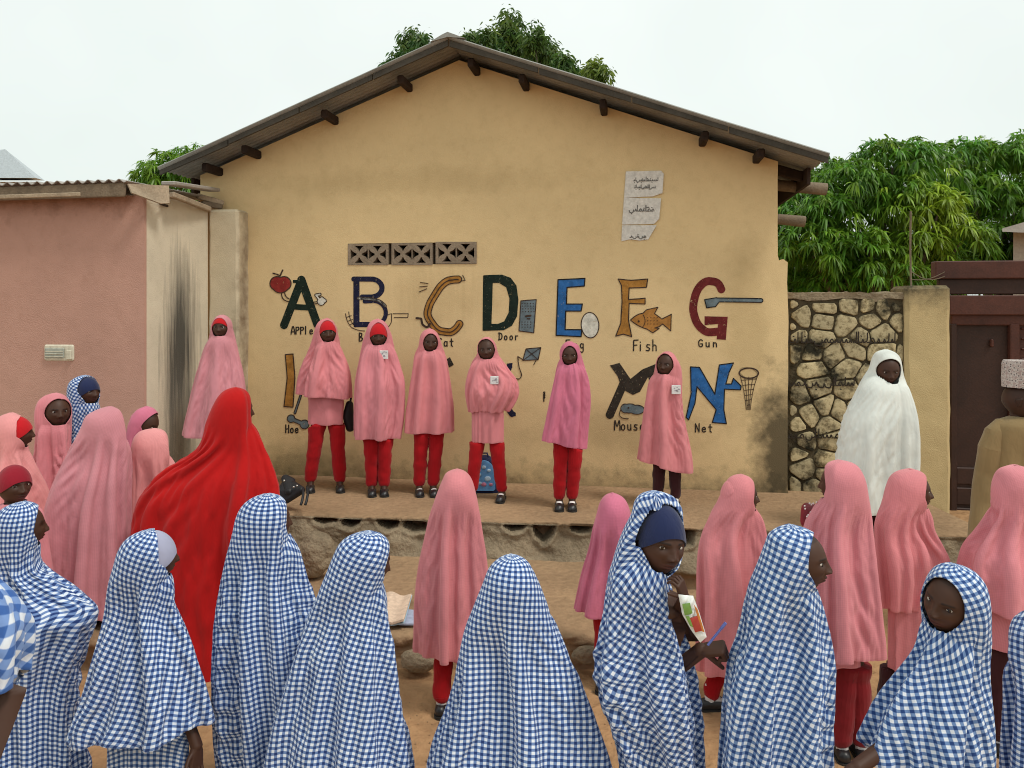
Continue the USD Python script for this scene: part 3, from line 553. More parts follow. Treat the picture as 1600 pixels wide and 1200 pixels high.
# three sheets of paper pasted under each other
def arabic(x0, x1, y, h, seed, w=1.1, dense=1.0):
    """a run of joined script between x1 (start, right) and x0: teeth, bowls, loops, tall strokes and dots"""
    rr = random.Random(seed); g = []; x = x1
    while x > x0 + 2:
        k = rr.choice('tabdltt'); s = h * rr.uniform(.8, 1.1)
        if k == 't': g.append(curve([(x, y), (x - .12 * s, y - .34 * s), (x - .26 * s, y), (x - .45 * s, y)], 10)); x -= .45 * s
        elif k == 'a': g.append([(x - .1 * s, y - s), (x - .13 * s, y)]); x -= .24 * s
        elif k == 'l': g.append(curve([(x, y - s), (x - .04 * s, y - .2 * s), (x - .3 * s, y)], 8)); x -= .35 * s
        elif k == 'b': g.append(curve([(x, y - .2 * s), (x - .2 * s, y + .28 * s), (x - .62 * s, y + .2 * s), (x - .7 * s, y - .1 * s)], 14)); x -= .75 * s
        else: g.append(curve([(x, y), (x - .2 * s, y - .38 * s), (x - .42 * s, y - .1 * s), (x - .2 * s, y + .02 * s), (x - .6 * s, y)], 14)); x -= .6 * s
        if rr.random() < .6 * dense:
            dx, dy = x + rr.uniform(.1, .4) * s, y + rr.choice((-.62, .42)) * s; g.append([(dx, dy), (dx + .09 * s, dy + .03 * s)])
        if rr.random() < .22: x -= .16 * s
        else: g.append([(x + .03 * s, y), (x - .06 * s, y)]); x -= .04 * s
    return unary_union([LineString(q).buffer(w / 2) for q in g])
def paper(pxq, label, lines, n):
    p = affinity.scale(Polygon(pxq), 1, 1)
    q = wall_poly(p); a0, z0, a1, z1 = q.bounds
    m = trimesh.creation.extrude_polygon(q, .0012, engine='earcut').subdivide_to_size(.035); v = np.asarray(m.vertices)
    lift = .004 + .02 * np.clip((v[:, 0] - (a0 + .72 * (a1 - a0))) / (a1 - a0) * 3, 0, 1) ** 2 * (.4 + .6 * (z1 - v[:, 1]) / (z1 - z0)) + .002 * np.sin(v[:, 0] * 40 + n)
    mm = trimesh.Trimesh(WP(v[:, 0], -n - lift - v[:, 2], v[:, 1]), m.faces, process=False)
    if mm.volume < 0: mm.invert()
    t = thing('paper_notice', label, 'paper', WP(a0, 0, z0), 'papers pasted on the yellow wall')
    s = part(t, 'sheet', mm, 'paper')
    part(s, 'lettering', plate(wall_poly(unary_union(lines)), -n - .0085, -n - .0062), 'paper_ink')
paper([(978, 268), (1033, 267), (1037, 272), (1035, 302), (1020, 307), (975, 309)], 'topmost white paper notice with two lines of faint script', [arabic(988, 1028, 283, 6, 5), arabic(990, 1024, 294, 5, 6)], .004)
paper([(975, 309), (1033, 310), (1030, 342), (1022, 350), (972, 351)], 'middle white paper notice with one bold line of script', [arabic(983, 1022, 330, 9, 9, 1.4)], .003)
paper([(972, 352), (1026, 352), (1013, 374), (1000, 376), (985, 374), (971, 377)], 'lowest white paper notice, its right corner torn off', [arabic(983, 1009, 371, 8, 12, 1.2)], .002)

# ------------------------------------------------------------------ the stone wall with the white pier's place, right of the classroom
NS = 0.10
def wall_mould(name, c, k=.62):
    c = np.array(c)
    mat(name, {'g': ('geometry', {}), 'o': ('object_info', {}), 'n1': ('noise_texture', {'scale': 4.2, 'detail': 7.0, 'roughness': 0.65}), 'n2': ('noise_texture', {'scale': 22.0, 'detail': 6.0, 'roughness': 0.7}),
        'r': ('rgb_ramp', {'ramp': [(0.37, (0.035, 0.032, 0.022)), (0.45, c * .5), (0.52, c), (0.8, c * 1.12)]}), 'r2': ('rgb_ramp', {'ramp': [(0.36, (0.35, 0.32, 0.27)), (0.52, (1, 1, 1))]}),
        'ro': ('rgb_ramp', {'ramp': [(0, (.72, .72, .70)), (1, (1.1, 1.08, 1.0))]}),
        'm': ('mix_color', {'blend_type': 'multiply', 'fac': .9}), 'm2': ('mix_color', {'blend_type': 'multiply', 'fac': 1.0}), 'b': ('bump', {'strength': .8, 'distance': .012}), 'p': ('principled_bsdf', {'roughness': .94, 'specular_ior_level': .15})},
        [('g.position', 'n1.vector'), ('g.position', 'n2.vector'), ('n1.fac', 'r.fac'), ('n2.fac', 'r2.fac'), ('r.color', 'm.a'), ('r2.color', 'm.b'), ('o.random', 'ro.fac'), ('m.result', 'm2.a'), ('ro.color', 'm2.b'), ('m2.result', 'p.base_color'), ('n2.fac', 'b.height'), ('b.normal', 'p.normal')])
wall_mould('wall_stone', (.55, .46, .29))
stained_wall('pier_plaster', (.52, .40, .21), (.06, .05, .032), [(2.32, 1.95, .42)], var=.12, bump=.4)
ts = thing('stone_wall', 'moss-blackened boundary wall of irregular plastered stones beside the gate', 'wall', WP(2.9, NS, 0))
sa0 = A_R2 + .01; sa1, sz1 = map(float, px_wall(1413, 455, NS)); 
core = Polygon([(sa0, .1), (sa1, .1), (sa1, sz1 - .02)] + [(a, sz1 - .02 + .02 * (meshkit.fbm(np.array([[a * 6, 0, 0]]), 3, 9)[0] - .5)) for a in np.linspace(sa1, sa0, 12)[1:-1]] + [(sa0, sz1 - .03)])
part(ts, 'mortar_core', plate(core, NS + .012, NS + .3), 'stone_mortar')
rg = np.random.default_rng(31); seeds = []
gy = 0
for y in np.arange(.15, sz1 + .1, .132):
    off = rg.uniform(0, .2); x = sa0 - .1 + off
    while x < sa1 + .12:
        seeds.append((x + rg.normal(0, .02), y + rg.normal(0, .05))); x += rg.uniform(.085, .33)
reg = sbox(sa0 + .015, .12, sa1 - .005, sz1 - .055)
from shapely.geometry import MultiPoint
for g in voronoi_diagram(MultiPoint(seeds), envelope=reg.buffer(.5)).geoms:
    q = g.intersection(reg)
    if q.is_empty: continue
    jw = .0042 + .008 * max(0, 1 - (q.centroid.x - sa0) / .3) + .006 * max(0, (q.centroid.y - sz1 + .35) / .3) + rg.uniform(0, .004)
    q = q.buffer(-jw - .02).buffer(.02)
    if q.is_empty or q.geom_type != 'Polygon' or q.area < .002: continue
    ring = q.exterior; m_ = max(14, int(ring.length / .03)); c = np.array([ring.interpolate(k / m_, normalized=True).coords[0] for k in range(m_)])
    cen = np.array(q.centroid.coords[0]); c = cen + (c - cen) * (1 + .16 * (meshkit.fbm(np.column_stack([c * 16, 0 * c[:, 0] + len(c)]), 3, 6) - .5))[:, None]
    pr = rg.uniform(0, .010); tl = rg.normal(0, .03, 2); rows = []
    for k, n_ in ((1.0, NS + .04), (1.0, NS + .010), (.965, NS + .001 - pr * .6), (.90, NS - .004 - pr), (.5, NS - .006 - pr)):
        w = cen + (c - cen) * k; rows.append(WP(w[:, 0], n_ + (w - cen) @ tl * .4 + .006 * (meshkit.fbm(np.column_stack([w * 22, 0 * w[:, 0]]), 2, 3) - .5) * (k < 1), w[:, 1]))
    V = np.vstack(rows + [WP(cen[0], NS - .006 - pr, cen[1])[None]]); F = []
    for a in range(4):
        for b in range(m_):
            b2 = (b + 1) % m_; F += [(a * m_ + b, a * m_ + b2, (a + 1) * m_ + b2), (a * m_ + b, (a + 1) * m_ + b2, (a + 1) * m_ + b)]
    F += [(4 * m_ + b, 4 * m_ + (b + 1) % m_, 5 * m_) for b in range(m_)]
    mm = trimesh.Trimesh(V, F, process=False)
    if (vnormals(V, np.array(F))[-1] @ MV) > 0: mm.invert()
    part(ts, 'stone', mm, 'wall_stone', smooth=45)
def rough_ledge(a0, a1, z0, z1, n0, n1, seed, k=.03):
    m = trimesh.creation.box((a1 - a0, n1 - n0, z1 - z0)).subdivide_to_size(.035); v = np.asarray(m.vertices) + [(a0 + a1) / 2, (n0 + n1) / 2, (z0 + z1) / 2]
    d = np.stack([meshkit.fbm(v * 9 + 7 * i, 4, seed + i) - .5 for i in range(3)], -1) * k * 2
    v = v + d; return trimesh.Trimesh(WP(v[:, 0], v[:, 1], v[:, 2]), m.faces, process=False)
part(ts, 'crumbling_coping', rough_ledge(sa0 - .005, sa1 - .01, sz1 - .075, sz1 - .012, NS + .0, NS + .31, 4), 'block_cement', smooth=40)
for (lx0, lx1, ly, lh, sd) in ((1217, 1400, 535, 16, 21), (1209, 1336, 602, 14, 22), (1192, 1312, 684, 15, 25)):
    g = arabic(lx0 + 10, lx1, ly, lh, sd, 1.9, .6); g = unary_union([g, S([(lx0, ly - 12), (lx0 + 2, ly), (lx0 + 16, ly)], 2.2)])
    part(ts, 'painted_script', plate(wall_poly(g.simplify(.15), NS - .024), NS - .026, NS - .022), 'paint_brown_black', label='line of black painted script across the stones')
tq = thing('gate_pier', 'square cream plastered gate pier with mouldy top, right of the stone wall', 'pillar', WP(3.6, NS, 0))
qa0, qz = map(float, px_wall(1415, 446, NS - .05)); qa1, _ = map(float, px_wall(1486, 446, NS - .05))
def pier(a0, a1, n0, n1, z0, z1, seed, amp=.012):
    m = bevel_box((a0, n0, z0), (a1, n1, z1), .03).subdivide_to_size(.07); v = np.asarray(m.vertices)
    v = v + (np.stack([meshkit.fbm(v * 4 + 5 * i, 4, seed + i) - .5 for i in range(3)], -1)) * amp * 2
    return trimesh.Trimesh(WP(v[:, 0], v[:, 1], v[:, 2]), m.faces, process=False)
part(tq, 'pier_shaft', pier(qa0, qa1, NS - .05, NS + .38, .05, qz, 3), 'pier_plaster', smooth=40)

# ------------------------------------------------------------------ the gate and its steel frame
tg = thing('steel_gate', 'dark rust-red steel gate in a heavy frame beyond the cream pier', 'gate', WP(4.3, .5, 0))
NG = .42
def gx(px, py): return tuple(map(float, px_wall(px, py, NG)))
def gbox(p0, p1, n0, n1, m, name, r=.008, label=None):
    (a0, z0), (a1, z1) = gx(*p0), gx(*p1); part(tg, name, wbox(a0, a1, n0, n1, z1, z0, r), m, label=label)
gbox((1458, 436), (1760, 406), NG - .06, NG + .06, 'rust_steel', 'top_rail'); gbox((1466, 460), (1760, 434), NG - .02, NG + .05, 'rust_steel_dark', 'lintel_panel')
gbox((1480, 492), (1760, 461), NG - .05, NG + .05, 'rust_steel', 'middle_rail'); gbox((1486, 508), (1760, 490), NG - .01, NG + .05, 'rust_steel', 'lower_rail')
gbox((1484, 840), (1494, 506), NG - .02, NG + .06, 'rust_steel_dark', 'gate_post'); gbox((1577, 840), (1592, 506), NG - .02, NG + .06, 'rust_steel', 'gate_post'); gbox((1750, 840), (1760, 506), NG - .02, NG + .06, 'rust_steel', 'gate_post')
gbox((1493, 838), (1578, 505), NG + .03, NG + .055, 'rust_steel_dark', 'gate_leaf')
gbox((1591, 838), (1751, 505), NG + .03, NG + .055, 'rust_steel', 'gate_leaf')
for y in (733, 765, 797): gbox((1495, y + 24), (1576, y), NG + .008, NG + .032, 'rust_steel_dark', 'gate_slat')
gbox((1548, 542), (1553, 530), NG - .005, NG + .03, 'rust_steel', 'latch')
for i in range(9): gbox((1597, 512 + 16 * i + 3), (1605, 512 + 16 * i), NG + .012, NG + .032, 'rust_steel', 'rivet_strip')
single('threshold', wbox(*[gx(1478, 838)[0], gx(1790, 838)[0]], NG - .28, NG + .3, .15, gx(1500, 824)[1]), 'plaster_white', 'pale cement threshold slab under the steel gate', 'threshold')
tw = thing('wire_post', 'thin grey post with slack wire above the stone wall', 'post', WP(3.3, .3, 2.2))
pa, pz = map(float, px_wall(1424, 447, NS + .25)); _, pz2 = map(float, px_wall(1422, 330, NS + .25))
part(tw, 'pole', tube([WP(pa, NS + .25, pz - .1), WP(pa - .01, NS + .25, (pz + pz2) / 2), WP(pa - .005, NS + .25, pz2)], .009, 8), 'timber_grey', smooth=True)
ga, gz = map(float, px_wall(1473, 432, NS + .3))
part(tw, 'wire', tube([WP(pa + (ga - pa) * q, NS + .25, pz + .13 + (gz - pz - .13) * q - .05 * math.sin(math.pi * q)) for q in np.linspace(0, 1, 14)], .004, 6), 'timber_grey', smooth=True)
part(tw, 'wire', tube([WP(pa + (ga - pa) * q, NS + .25, pz + .06 + (gz - pz - .02) * q - .03 * math.sin(math.pi * q)) for q in np.linspace(0, 1, 14)], .004, 6), 'timber_grey', smooth=True)

# ------------------------------------------------------------------ left: the pillar, the white end wall and the pink house
def hit(px, p, d):
    """plan point where the line of sight of column px crosses the line p + s d"""
    u = (px - CX) / FPX; s = (u * p[1] - p[0]) / (d[0] - u * d[1]); return np.array([p[0] + s * d[0], p[1] + s * d[1]]), s
base = P0[:2]; t2, m2 = TV[:2], MV[:2]
c1, _ = hit(388, base, t2); c2, sL = hit(372, c1, -m2); c3, sW = hit(325, c2, -t2); c4, sR = hit(229, c3, -m2)
zpt = CAM_H + (HY - 326) / FPX * c2[1]
tl = thing('buttress', 'off-white plastered buttress standing against the left end of the yellow wall', 'pillar', (*c2, 0))
def rbox(o, ex, ey, L, Wd, z0, z1, r, seed, amp=.01):
    m = bevel_box((0, 0, z0), (L, Wd, z1), r).subdivide_to_size(.08); v = np.asarray(m.vertices)
    v = v + (np.stack([meshkit.fbm(v * 3.5 + 5 * i, 4, seed + i) - .5 for i in range(3)], -1)) * amp * 2
    w = np.column_stack([np.asarray(o)[:2] + v[:, :1] * ex + v[:, 1:2] * ey, v[:, 2]]); mm = trimesh.Trimesh(w, m.faces, process=False)
    if mm.volume < 0: mm.invert()
    return mm
stained_wall('buttress_plaster', (.60, .51, .36), (.2, .14, .08), [(.5, 1.1, .3)], var=.1, bump=.35, streak=[(*(c1 * .6 + c2 * .4 + TV[:2] * .13), 1.9, .20, 3.0, .9, (.13, .08, .045), 1)])
part(tl, 'buttress_body', rbox(c2, -t2, m2, sW, sL + .1, .15, zpt, .025, 8), 'buttress_plaster', smooth=40)
ze = CAM_H + (HY - 300) / FPX * c4[1]; zw3 = CAM_H + (HY - 322) / FPX * c3[1]
sc = (c3 * .52 + c4 * .48)
stained_wall('white_end_plaster', (.64, .57, .44), (.15, .12, .08), [(.4, .9, .25)], var=.1, bump=.4, streak=[(*sc, 1.75, .30, 1.0, .95, (.06, .058, .05), 0), (*sc, .75, .36, 1.0, .65, (.17, .165, .14), 0)])
th = thing('pink_house', 'low pink plastered house with corrugated roof at the left', 'building', (*c4, 0))
eW = c3 - c4; Lw = np.linalg.norm(eW); eW = eW / Lw
def prism(plan, z0, ztop):
    plan = np.asarray(plan); k = len(plan); zt = np.broadcast_to(ztop, (k,))
    m = trimesh.convex.convex_hull(np.vstack([np.column_stack([plan, np.full(k, z0)]), np.column_stack([plan, zt])])); return m
w2 = np.array([-t2[0], -t2[1]])
part(th, 'end_wall', prism([c4 + eW * .001, c3 - eW * .002, c3 - eW * .002 + w2 * .2, c4 + eW * .001 + w2 * .2], .1, [ze - .02, zw3, zw3, ze - .02]), 'white_end_plaster', label='off-white end wall with a black soot streak')
far = c4 + w2 * 6
part(th, 'front_wall', prism([c4 - m2 * .03, far - m2 * .03, far, c4], .1, [ze - .03] * 4), 'pink_plaster', label='dusty pink front wall')
part(th, 'back_wall', prism([c3 + w2 * .2, c3 + w2 * 6.2, c3 + w2 * 6.2 - m2 * .2, c3 + w2 * .2 - m2 * .2], .1, [zw3 - .05] * 4), 'pink_plaster')
# roof: corrugated sheets sloping down towards the back, their cut ends over the front wall
f0 = c4 - m2 * .22 + t2 * .02
zr = CAM_H + (HY - 281) / FPX * f0[1]
def lean_roof(x0, x1, y0, y1, zf, zb, lam=.095, amp=.013):
    xs = np.arange(x0, x1, lam / 8); ys = np.linspace(y0, y1, 5)
    Xg, Yg = np.meshgrid(xs, ys, indexing='ij'); Z = zf + (zb - zf) * (Yg - y0) / (y1 - y0) + amp * np.sin(Xg * 2 * np.pi / lam)
    P = np.concatenate([f0 + Xg[..., None] * w2 + Yg[..., None] * m2, Z[..., None]], -1); v, f = sheet(P)
    if vnormals(v, f)[:, 2].mean() < 0: f = f[:, ::-1]
    v, f, _ = solidify(v, f, .006); return v, f
part(th, 'corrugated_roof', lean_roof(.05, 6.2, 0, 1.45, zr, zr + .05), 'roof_sheet_old', smooth=50)
for i in range(3):
    L0, L1 = .08 + 2.05 * i, 2.11 + 2.05 * i
    part(th, 'fascia_plank', beam(np.array([*(f0 + w2 * L0 + m2 * .03), zr - .075]), np.array([*(f0 + w2 * L1 + m2 * .03), zr - .075 + .01 * (i - 1)]), .03, .115, .008), 'timber_grey')
    part(th, 'fascia_plank', beam(np.array([*(f0 + w2 * (L0 + .4) + m2 * .012), zr - .105]), np.array([*(f0 + w2 * (L1 - .2) + m2 * .012), zr - .115]), .014, .035, .006), 'timber_pale', label='thin pale batten nailed along the fascia')
# right end: a torn pale sheet hanging over the corner, and the bare rafters behind it
fl = [at(200, 287, f0[1]), at(264, 290, f0[1] + .28), at(265, 317, f0[1] + .27), at(252, 318, f0[1] + .2), at(206, 301, f0[1] - .02)]
v = np.array(fl); fm, ff, _ = solidify(v, np.array([[0, 1, 2], [0, 2, 3], [0, 3, 4]])[:, ::-1], .012)
part(th, 'torn_flap', (fm, ff), 'timber_pale', label='pale torn sheet bent over the roof corner')
rb = [(at(262, 286, f0[1] + .32), at(335, 297, c3[1] + .1)), (at(268, 304, f0[1] + .35), at(327, 327, c3[1] - .02)), (at(308, 306, c3[1] - .05), at(349, 318, c3[1] + .12)), (at(315, 318, c3[1] - .03), at(347, 323, c3[1] + .1))]
for i, (a, b) in enumerate(rb):
    part(th, 'rafter', beam(a, b, .12 if i == 0 else .05, .035 if i == 0 else .05, .008), ('roof_sheet_old', 'timber_pale', 'timber_pale', 'timber_grey')[i])
part(th, 'rafter', beam(at(250, 318, f0[1] + .3), at(262, 322, f0[1] + .5), .02, .02), 'timber_dark')
# light fitting on the pink wall
tf = thing('wall_light', 'small cream light fitting screwed to the pink wall', 'light fitting', at(95, 550, 6.6))
nface = -m2; o = None
pl, _ = hit(74, c4, w2); pr_, _ = hit(120, c4, w2); zt_, zb_ = CAM_H + (HY - 538) / FPX * pl[1], CAM_H + (HY - 563) / FPX * pl[1]
ex = (pr_ - pl); Lx = np.linalg.norm(ex); ex = ex / Lx
e3 = lambda q: np.array([q[0], q[1], 0.0])
fb = lambda lo, hi, r=.008: frame_box(np.array([*pl, 0]), e3(ex), e3(m2), UP, lo, hi, r)
part(tf, 'case', fb((0, -.045, zb_), (Lx, -.001, zt_), .012), 'lamp_plastic')
part(tf, 'lens', fb((Lx * .07, -.056, zb_ + .025), (Lx * .72, -.046, zt_ - .03), .008), 'lamp_lens')
part(tf, 'switch_box', fb((Lx * .8, -.06, zb_ + .012), (Lx * .97, -.046, zt_ - .045), .006), 'lamp_plastic')
for i in range(3): part(tf, 'louvre', fb((Lx * .1, -.062, zb_ + .035 + i * .022), (Lx * .7, -.057, zb_ + .041 + i * .022), .002), 'lamp_plastic')
# distant roofs
tk = thing('far_house', 'distant house with pale blue-grey metal hip roof beyond the pink house', 'house', at(0, 330, 20))
rp = [at(-120, 250, 20), at(8, 233, 20), at(56, 278, 19.5), at(-200, 278, 19.5), at(-120, 250, 24), at(8, 233, 24), at(70, 282, 26), at(-200, 282, 26)]
part(tk, 'roof', hullpts(rp), 'far_roof'); part(tk, 'wall', hullpts(np.vstack([[at(50, y, 20), at(-190, y, 20), at(55, y, 25), at(-190, y, 25)] for y in (284, 430)])), 'far_wall')
tk2 = thing('far_house', 'distant house with grey eave showing above the steel gate', 'house', at(1640, 420, 9.5))
part(tk2, 'roof', hullpts([at(1566, 357, 9.5), at(1700, 318, 9.5), at(1760, 370, 9.5), at(1566, 362, 9.5), at(1580, 357, 13), at(1700, 320, 13), at(1760, 370, 13)]), 'roof_sheet_old')
part(tk2, 'wall', hullpts(np.vstack([[at(1583, y, 9.9), at(1750, y, 9.9), at(1595, y, 13), at(1750, y, 13)] for y in (363, 520)])), 'far_wall')
# ------------------------------------------------------------------ trees
tint_mat('leaf', .42, .4, trans=.4)
rough_mat('bark', (.13, .10, .075), .3, 8.0, .95, .8)
def leaf_quads(base, dirs, side, L, W, droop, segs=3):
    """many blades at once: base, direction and side vectors (k, 3), length and width (k,), bending down by droop"""
    k = len(base); rows = []
    for s in range(segs + 1):
        q = s / segs; c = base + dirs * (L * q)[:, None]; c[:, 2] -= droop * L * q * q
        w = W * np.array([.25, 1, .8, .04])[min(s, 3)] if segs == 3 else W * (1 - q)
        rows += [c + side * (w / 2)[:, None], c - side * (w / 2)[:, None]]
    V = np.stack(rows, 1).reshape(-1, 3); n = 2 * (segs + 1); F = []
    for s in range(segs): F += [[2 * s, 2 * s + 1, 2 * s + 3], [2 * s, 2 * s + 3, 2 * s + 2]]
    F = (np.arange(k)[:, None, None] * n + np.array(F)[None]).reshape(-1, 3)
    return V, F
def mango_crown(lobes, per, rg, leaf=.15, nl=17, young=None):
    Vs, Fs, Ts, off = [], [], [], 0
    for (c, r) in lobes:
        k = int(per * r.prod() ** (2 / 3) / .36)
        u = rg.normal(size=(k, 3)); u /= np.linalg.norm(u, axis=1, keepdims=True); u[:, 2] = np.where(u[:, 2] < -.35, -u[:, 2], u[:, 2])
        p = c + u * r * (rg.uniform(.66, 1.1, k)[:, None])
        yl = np.clip(rg.beta(1.1, 5, k) * .9 + (rg.random() * .12), 0, 1)
        if young is not None: yl = np.clip(yl + young(p), 0, 1)
        B = np.repeat(p, nl, 0); U = np.repeat(u, nl, 0); kk = len(B)
        d = rg.normal(size=(kk, 3)) * [1, 1, .45] + U * .75 + [0, 0, -.12]; d /= np.linalg.norm(d, axis=1, keepdims=True)
        s = np.cross(d, rg.normal(size=(kk, 3)) * .4 + [0, 0, 1]); s /= np.maximum(np.linalg.norm(s, axis=1, keepdims=True), 1e-6)
        L = leaf * rg.uniform(.6, 1.15, kk); V, F = leaf_quads(B + d * .02, d, s, L, L * .19, rg.uniform(.45, 1.25, kk))
        y = np.repeat(yl, nl)[:, None]; cdark, cyoung = np.array([.065, .215, .018]), np.array([.32, .42, .03])
        col = (cdark * (1 - y) + cyoung * y) * rg.uniform(.6, 1.4, (kk, 1)) * np.repeat(rg.uniform(.7, 1.25, k), nl)[:, None]
        Vs.append(V); Fs.append(F + off); Ts.append(np.repeat(col, 8, 0)); off += len(V)
    return np.vstack(Vs), np.vstack(Fs), np.vstack(Ts)
def limbs(root, tips, r0, rg, fork=.45):
    ms = []; top = root + (np.mean(tips, 0) - root) * fork
    ms.append(tube([root, root * .6 + top * .4 + [.06, 0, 0], top], [r0 * 1.3, r0, r0 * .8], 10))
    for tp_ in tips:
        mid = (top + tp_) / 2 + rg.normal(size=3) * .12 + [0, 0, -.1]
        ms.append(tube([top - [0, 0, .1], mid, tp_], [r0 * .55, r0 * .32, r0 * .08], 8))
    return cat_mesh(ms)
def mango(label, px, d, spec, per, seed, group=None, young=None, leaf=.155, root_z=0.0):
    rg = np.random.default_rng(seed)
    lobes = [(at(x, y, d + dd), np.array([rx, ry, rz])) for x, y, dd, rx, ry, rz in spec]
    root = np.array([at(px, 0, d)[0], d, root_z])
    t = thing('mango_tree', label, 'tree', root, group)
    part(t, 'trunk', limbs(root, [c for c, r in lobes], .16, rg), 'bark', smooth=40)
    V, F, Tn = mango_crown(lobes, per, rg, leaf=leaf, young=young)
    part(t, 'crown', (V, F), 'leaf', tint=Tn)
D1 = 10.5
yc = [at(1470, 320, D1 - .8), at(1440, 375, D1 - .9), at(1500, 345, D1 - .9)]
yfun = lambda p: .34 * sum(np.exp(-(np.linalg.norm((p - c) * [1, .6, 1], axis=1) / .42) ** 2) for c in yc)
mango('big mango tree with drooping leaves, nearest the classroom, above the stone wall', 1400, D1,
      [(1395, 262, 0, .55, .6, .38), (1330, 300, -.2, .5, .5, .38), (1290, 345, -.3, .42, .45, .35), (1270, 400, -.4, .42, .4, .38), (1350, 405, -.6, .55, .4, .4), (1420, 330, -.5, .48, .45, .4), (1465, 335, -.75, .32, .35, .32), (1440, 390, -.8, .34, .35, .3), (1395, 430, -.8, .4, .35, .25), (1500, 380, -.7, .34, .35, .3), (1310, 440, -.3, .5, .4, .3), (1440, 270, .3, .55, .5, .36), (1380, 350, .5, .9, .4, .7), (1250, 380, .6, .5, .4, .7), (1480, 430, -.3, .4, .4, .3), (1270, 470, .3, .5, .4, .4), (1350, 470, .3, .6, .4, .4), (1430, 470, .3, .6, .4, .4), (1300, 415, .9, .7, .4, .5), (1400, 415, .9, .8, .4, .5), (1480, 420, 1.0, .7, .4, .5), (1245, 345, .9, .5, .4, .5), (1245, 420, .7, .5, .4, .5), (1300, 300, .9, .5, .4, .5), (1290, 450, 1.1, .7, .4, .4)], 170, 41, young=yfun)
mango('broad mango tree filling the right edge of the sky behind the gate', 1580, D1 + 1.2,
      [(1500, 255, 0, .5, .5, .35), (1560, 262, 0, .5, .5, .36), (1620, 250, 0, .6, .5, .4), (1520, 310, -.4, .5, .5, .42), (1585, 320, -.5, .5, .5, .4), (1560, 375, -.5, .5, .4, .4), (1640, 330, -.2, .6, .5, .5), (1520, 400, -.3, .5, .4, .3), (1560, 350, .5, 1.0, .4, .8), (1700, 300, 0, .8, .6, .6), (1480, 285, .4, .5, .5, .4)], 150, 43)
mango('dark mango crown peeping between the pink house roof and the classroom eave', 262, 14.0, [(262, 276, 0, .5, .5, .42), (290, 262, .1, .42, .4, .34), (235, 286, 0, .32, .4, .24), (330, 262, .4, .6, .5, .4), (290, 310, .2, .6, .5, .4)], 130, 47, leaf=.16)
def neem(label, px, d, tufts, seed, young=.2):
    rg = np.random.default_rng(seed); root = np.array([at(px, 0, d)[0], d, 0.0])
    t = thing('neem_tree', label, 'tree', root, 'trees rising behind the classroom roof')
    tips = [at(x, y, d + rg.uniform(-.4, .4)) for x, y, r, _ in tufts]
    part(t, 'trunk', limbs(root, tips, .14, rg, .6), 'bark', smooth=40)
    Vs, Fs, Ts, off = [], [], [], 0
    for c, (x, y, r, yg) in zip(tips, tufts):
        R_ = r / FPX * d; k = int(15 + 48 * (R_ / .33) ** 2)
        u = rg.normal(size=(k, 3)); u /= np.linalg.norm(u, axis=1, keepdims=True); p = c + u * R_ * rg.uniform(.25, 1.0, k)[:, None] * [.9, .9, 1.05]
        nl = 15; B = np.repeat(p, nl, 0) + rg.normal(size=(k * nl, 3)) * .05; kk = len(B)
        dd = rg.normal(size=(kk, 3)) * [1, 1, .4] + np.repeat(u, nl, 0) * .4 + [0, 0, -.3]; dd /= np.linalg.norm(dd, axis=1, keepdims=True)
        s = np.cross(dd, rg.normal(size=(kk, 3))); s /= np.linalg.norm(s, axis=1, keepdims=True); L = rg.uniform(.06, .12, kk)
        V, F = leaf_quads(B, dd, s, L, L * .36, rg.uniform(.3, .9, kk))
        yy = np.clip(np.repeat(rg.beta(1.2, 5, k), nl)[:, None] + yg, 0, 1)
        Ts.append(np.repeat((np.array([.04, .105, .025]) * (1 - yy) + np.array([.2, .26, .035]) * yy) * rg.uniform(.7, 1.3, (kk, 1)), 8, 0)); Vs.append(V); Fs.append(F + off); off += len(V)
    part(t, 'crown', (np.vstack(Vs), np.vstack(Fs)), 'leaf', tint=np.vstack(Ts))
neem('sparse leafy tree top showing left of the roof ridge', 640, 13.5, [(643, 66, 22, 0), (660, 68, 14, 0), (625, 92, 13, 0), (612, 100, 8, 0), (676, 78, 10, 0), (648, 90, 14, 0)], 51)
neem('tall leafy tree rising above the roof right of the ridge', 800, 13.5, [(795, 42, 26, .12), (800, 68, 28, .1), (782, 62, 18, .05), (835, 62, 24, .1), (848, 80, 22, .1), (825, 88, 22, .2), (735, 64, 16, 0), (762, 60, 15, 0), (775, 78, 16, 0), (860, 88, 12, .1), (815, 92, 20, .3)], 52)
neem('small bushy tree tip low over the right roof slope', 905, 13.0, [(880, 95, 12, 0), (872, 106, 9, 0), (889, 106, 10, 0), (900, 118, 9, 0)], 53)
neem('pale yellow-green sprig of tree low over the right roof slope', 935, 12.5, [(930, 108, 15, .45), (924, 116, 10, .5), (940, 116, 10, .4)], 54)
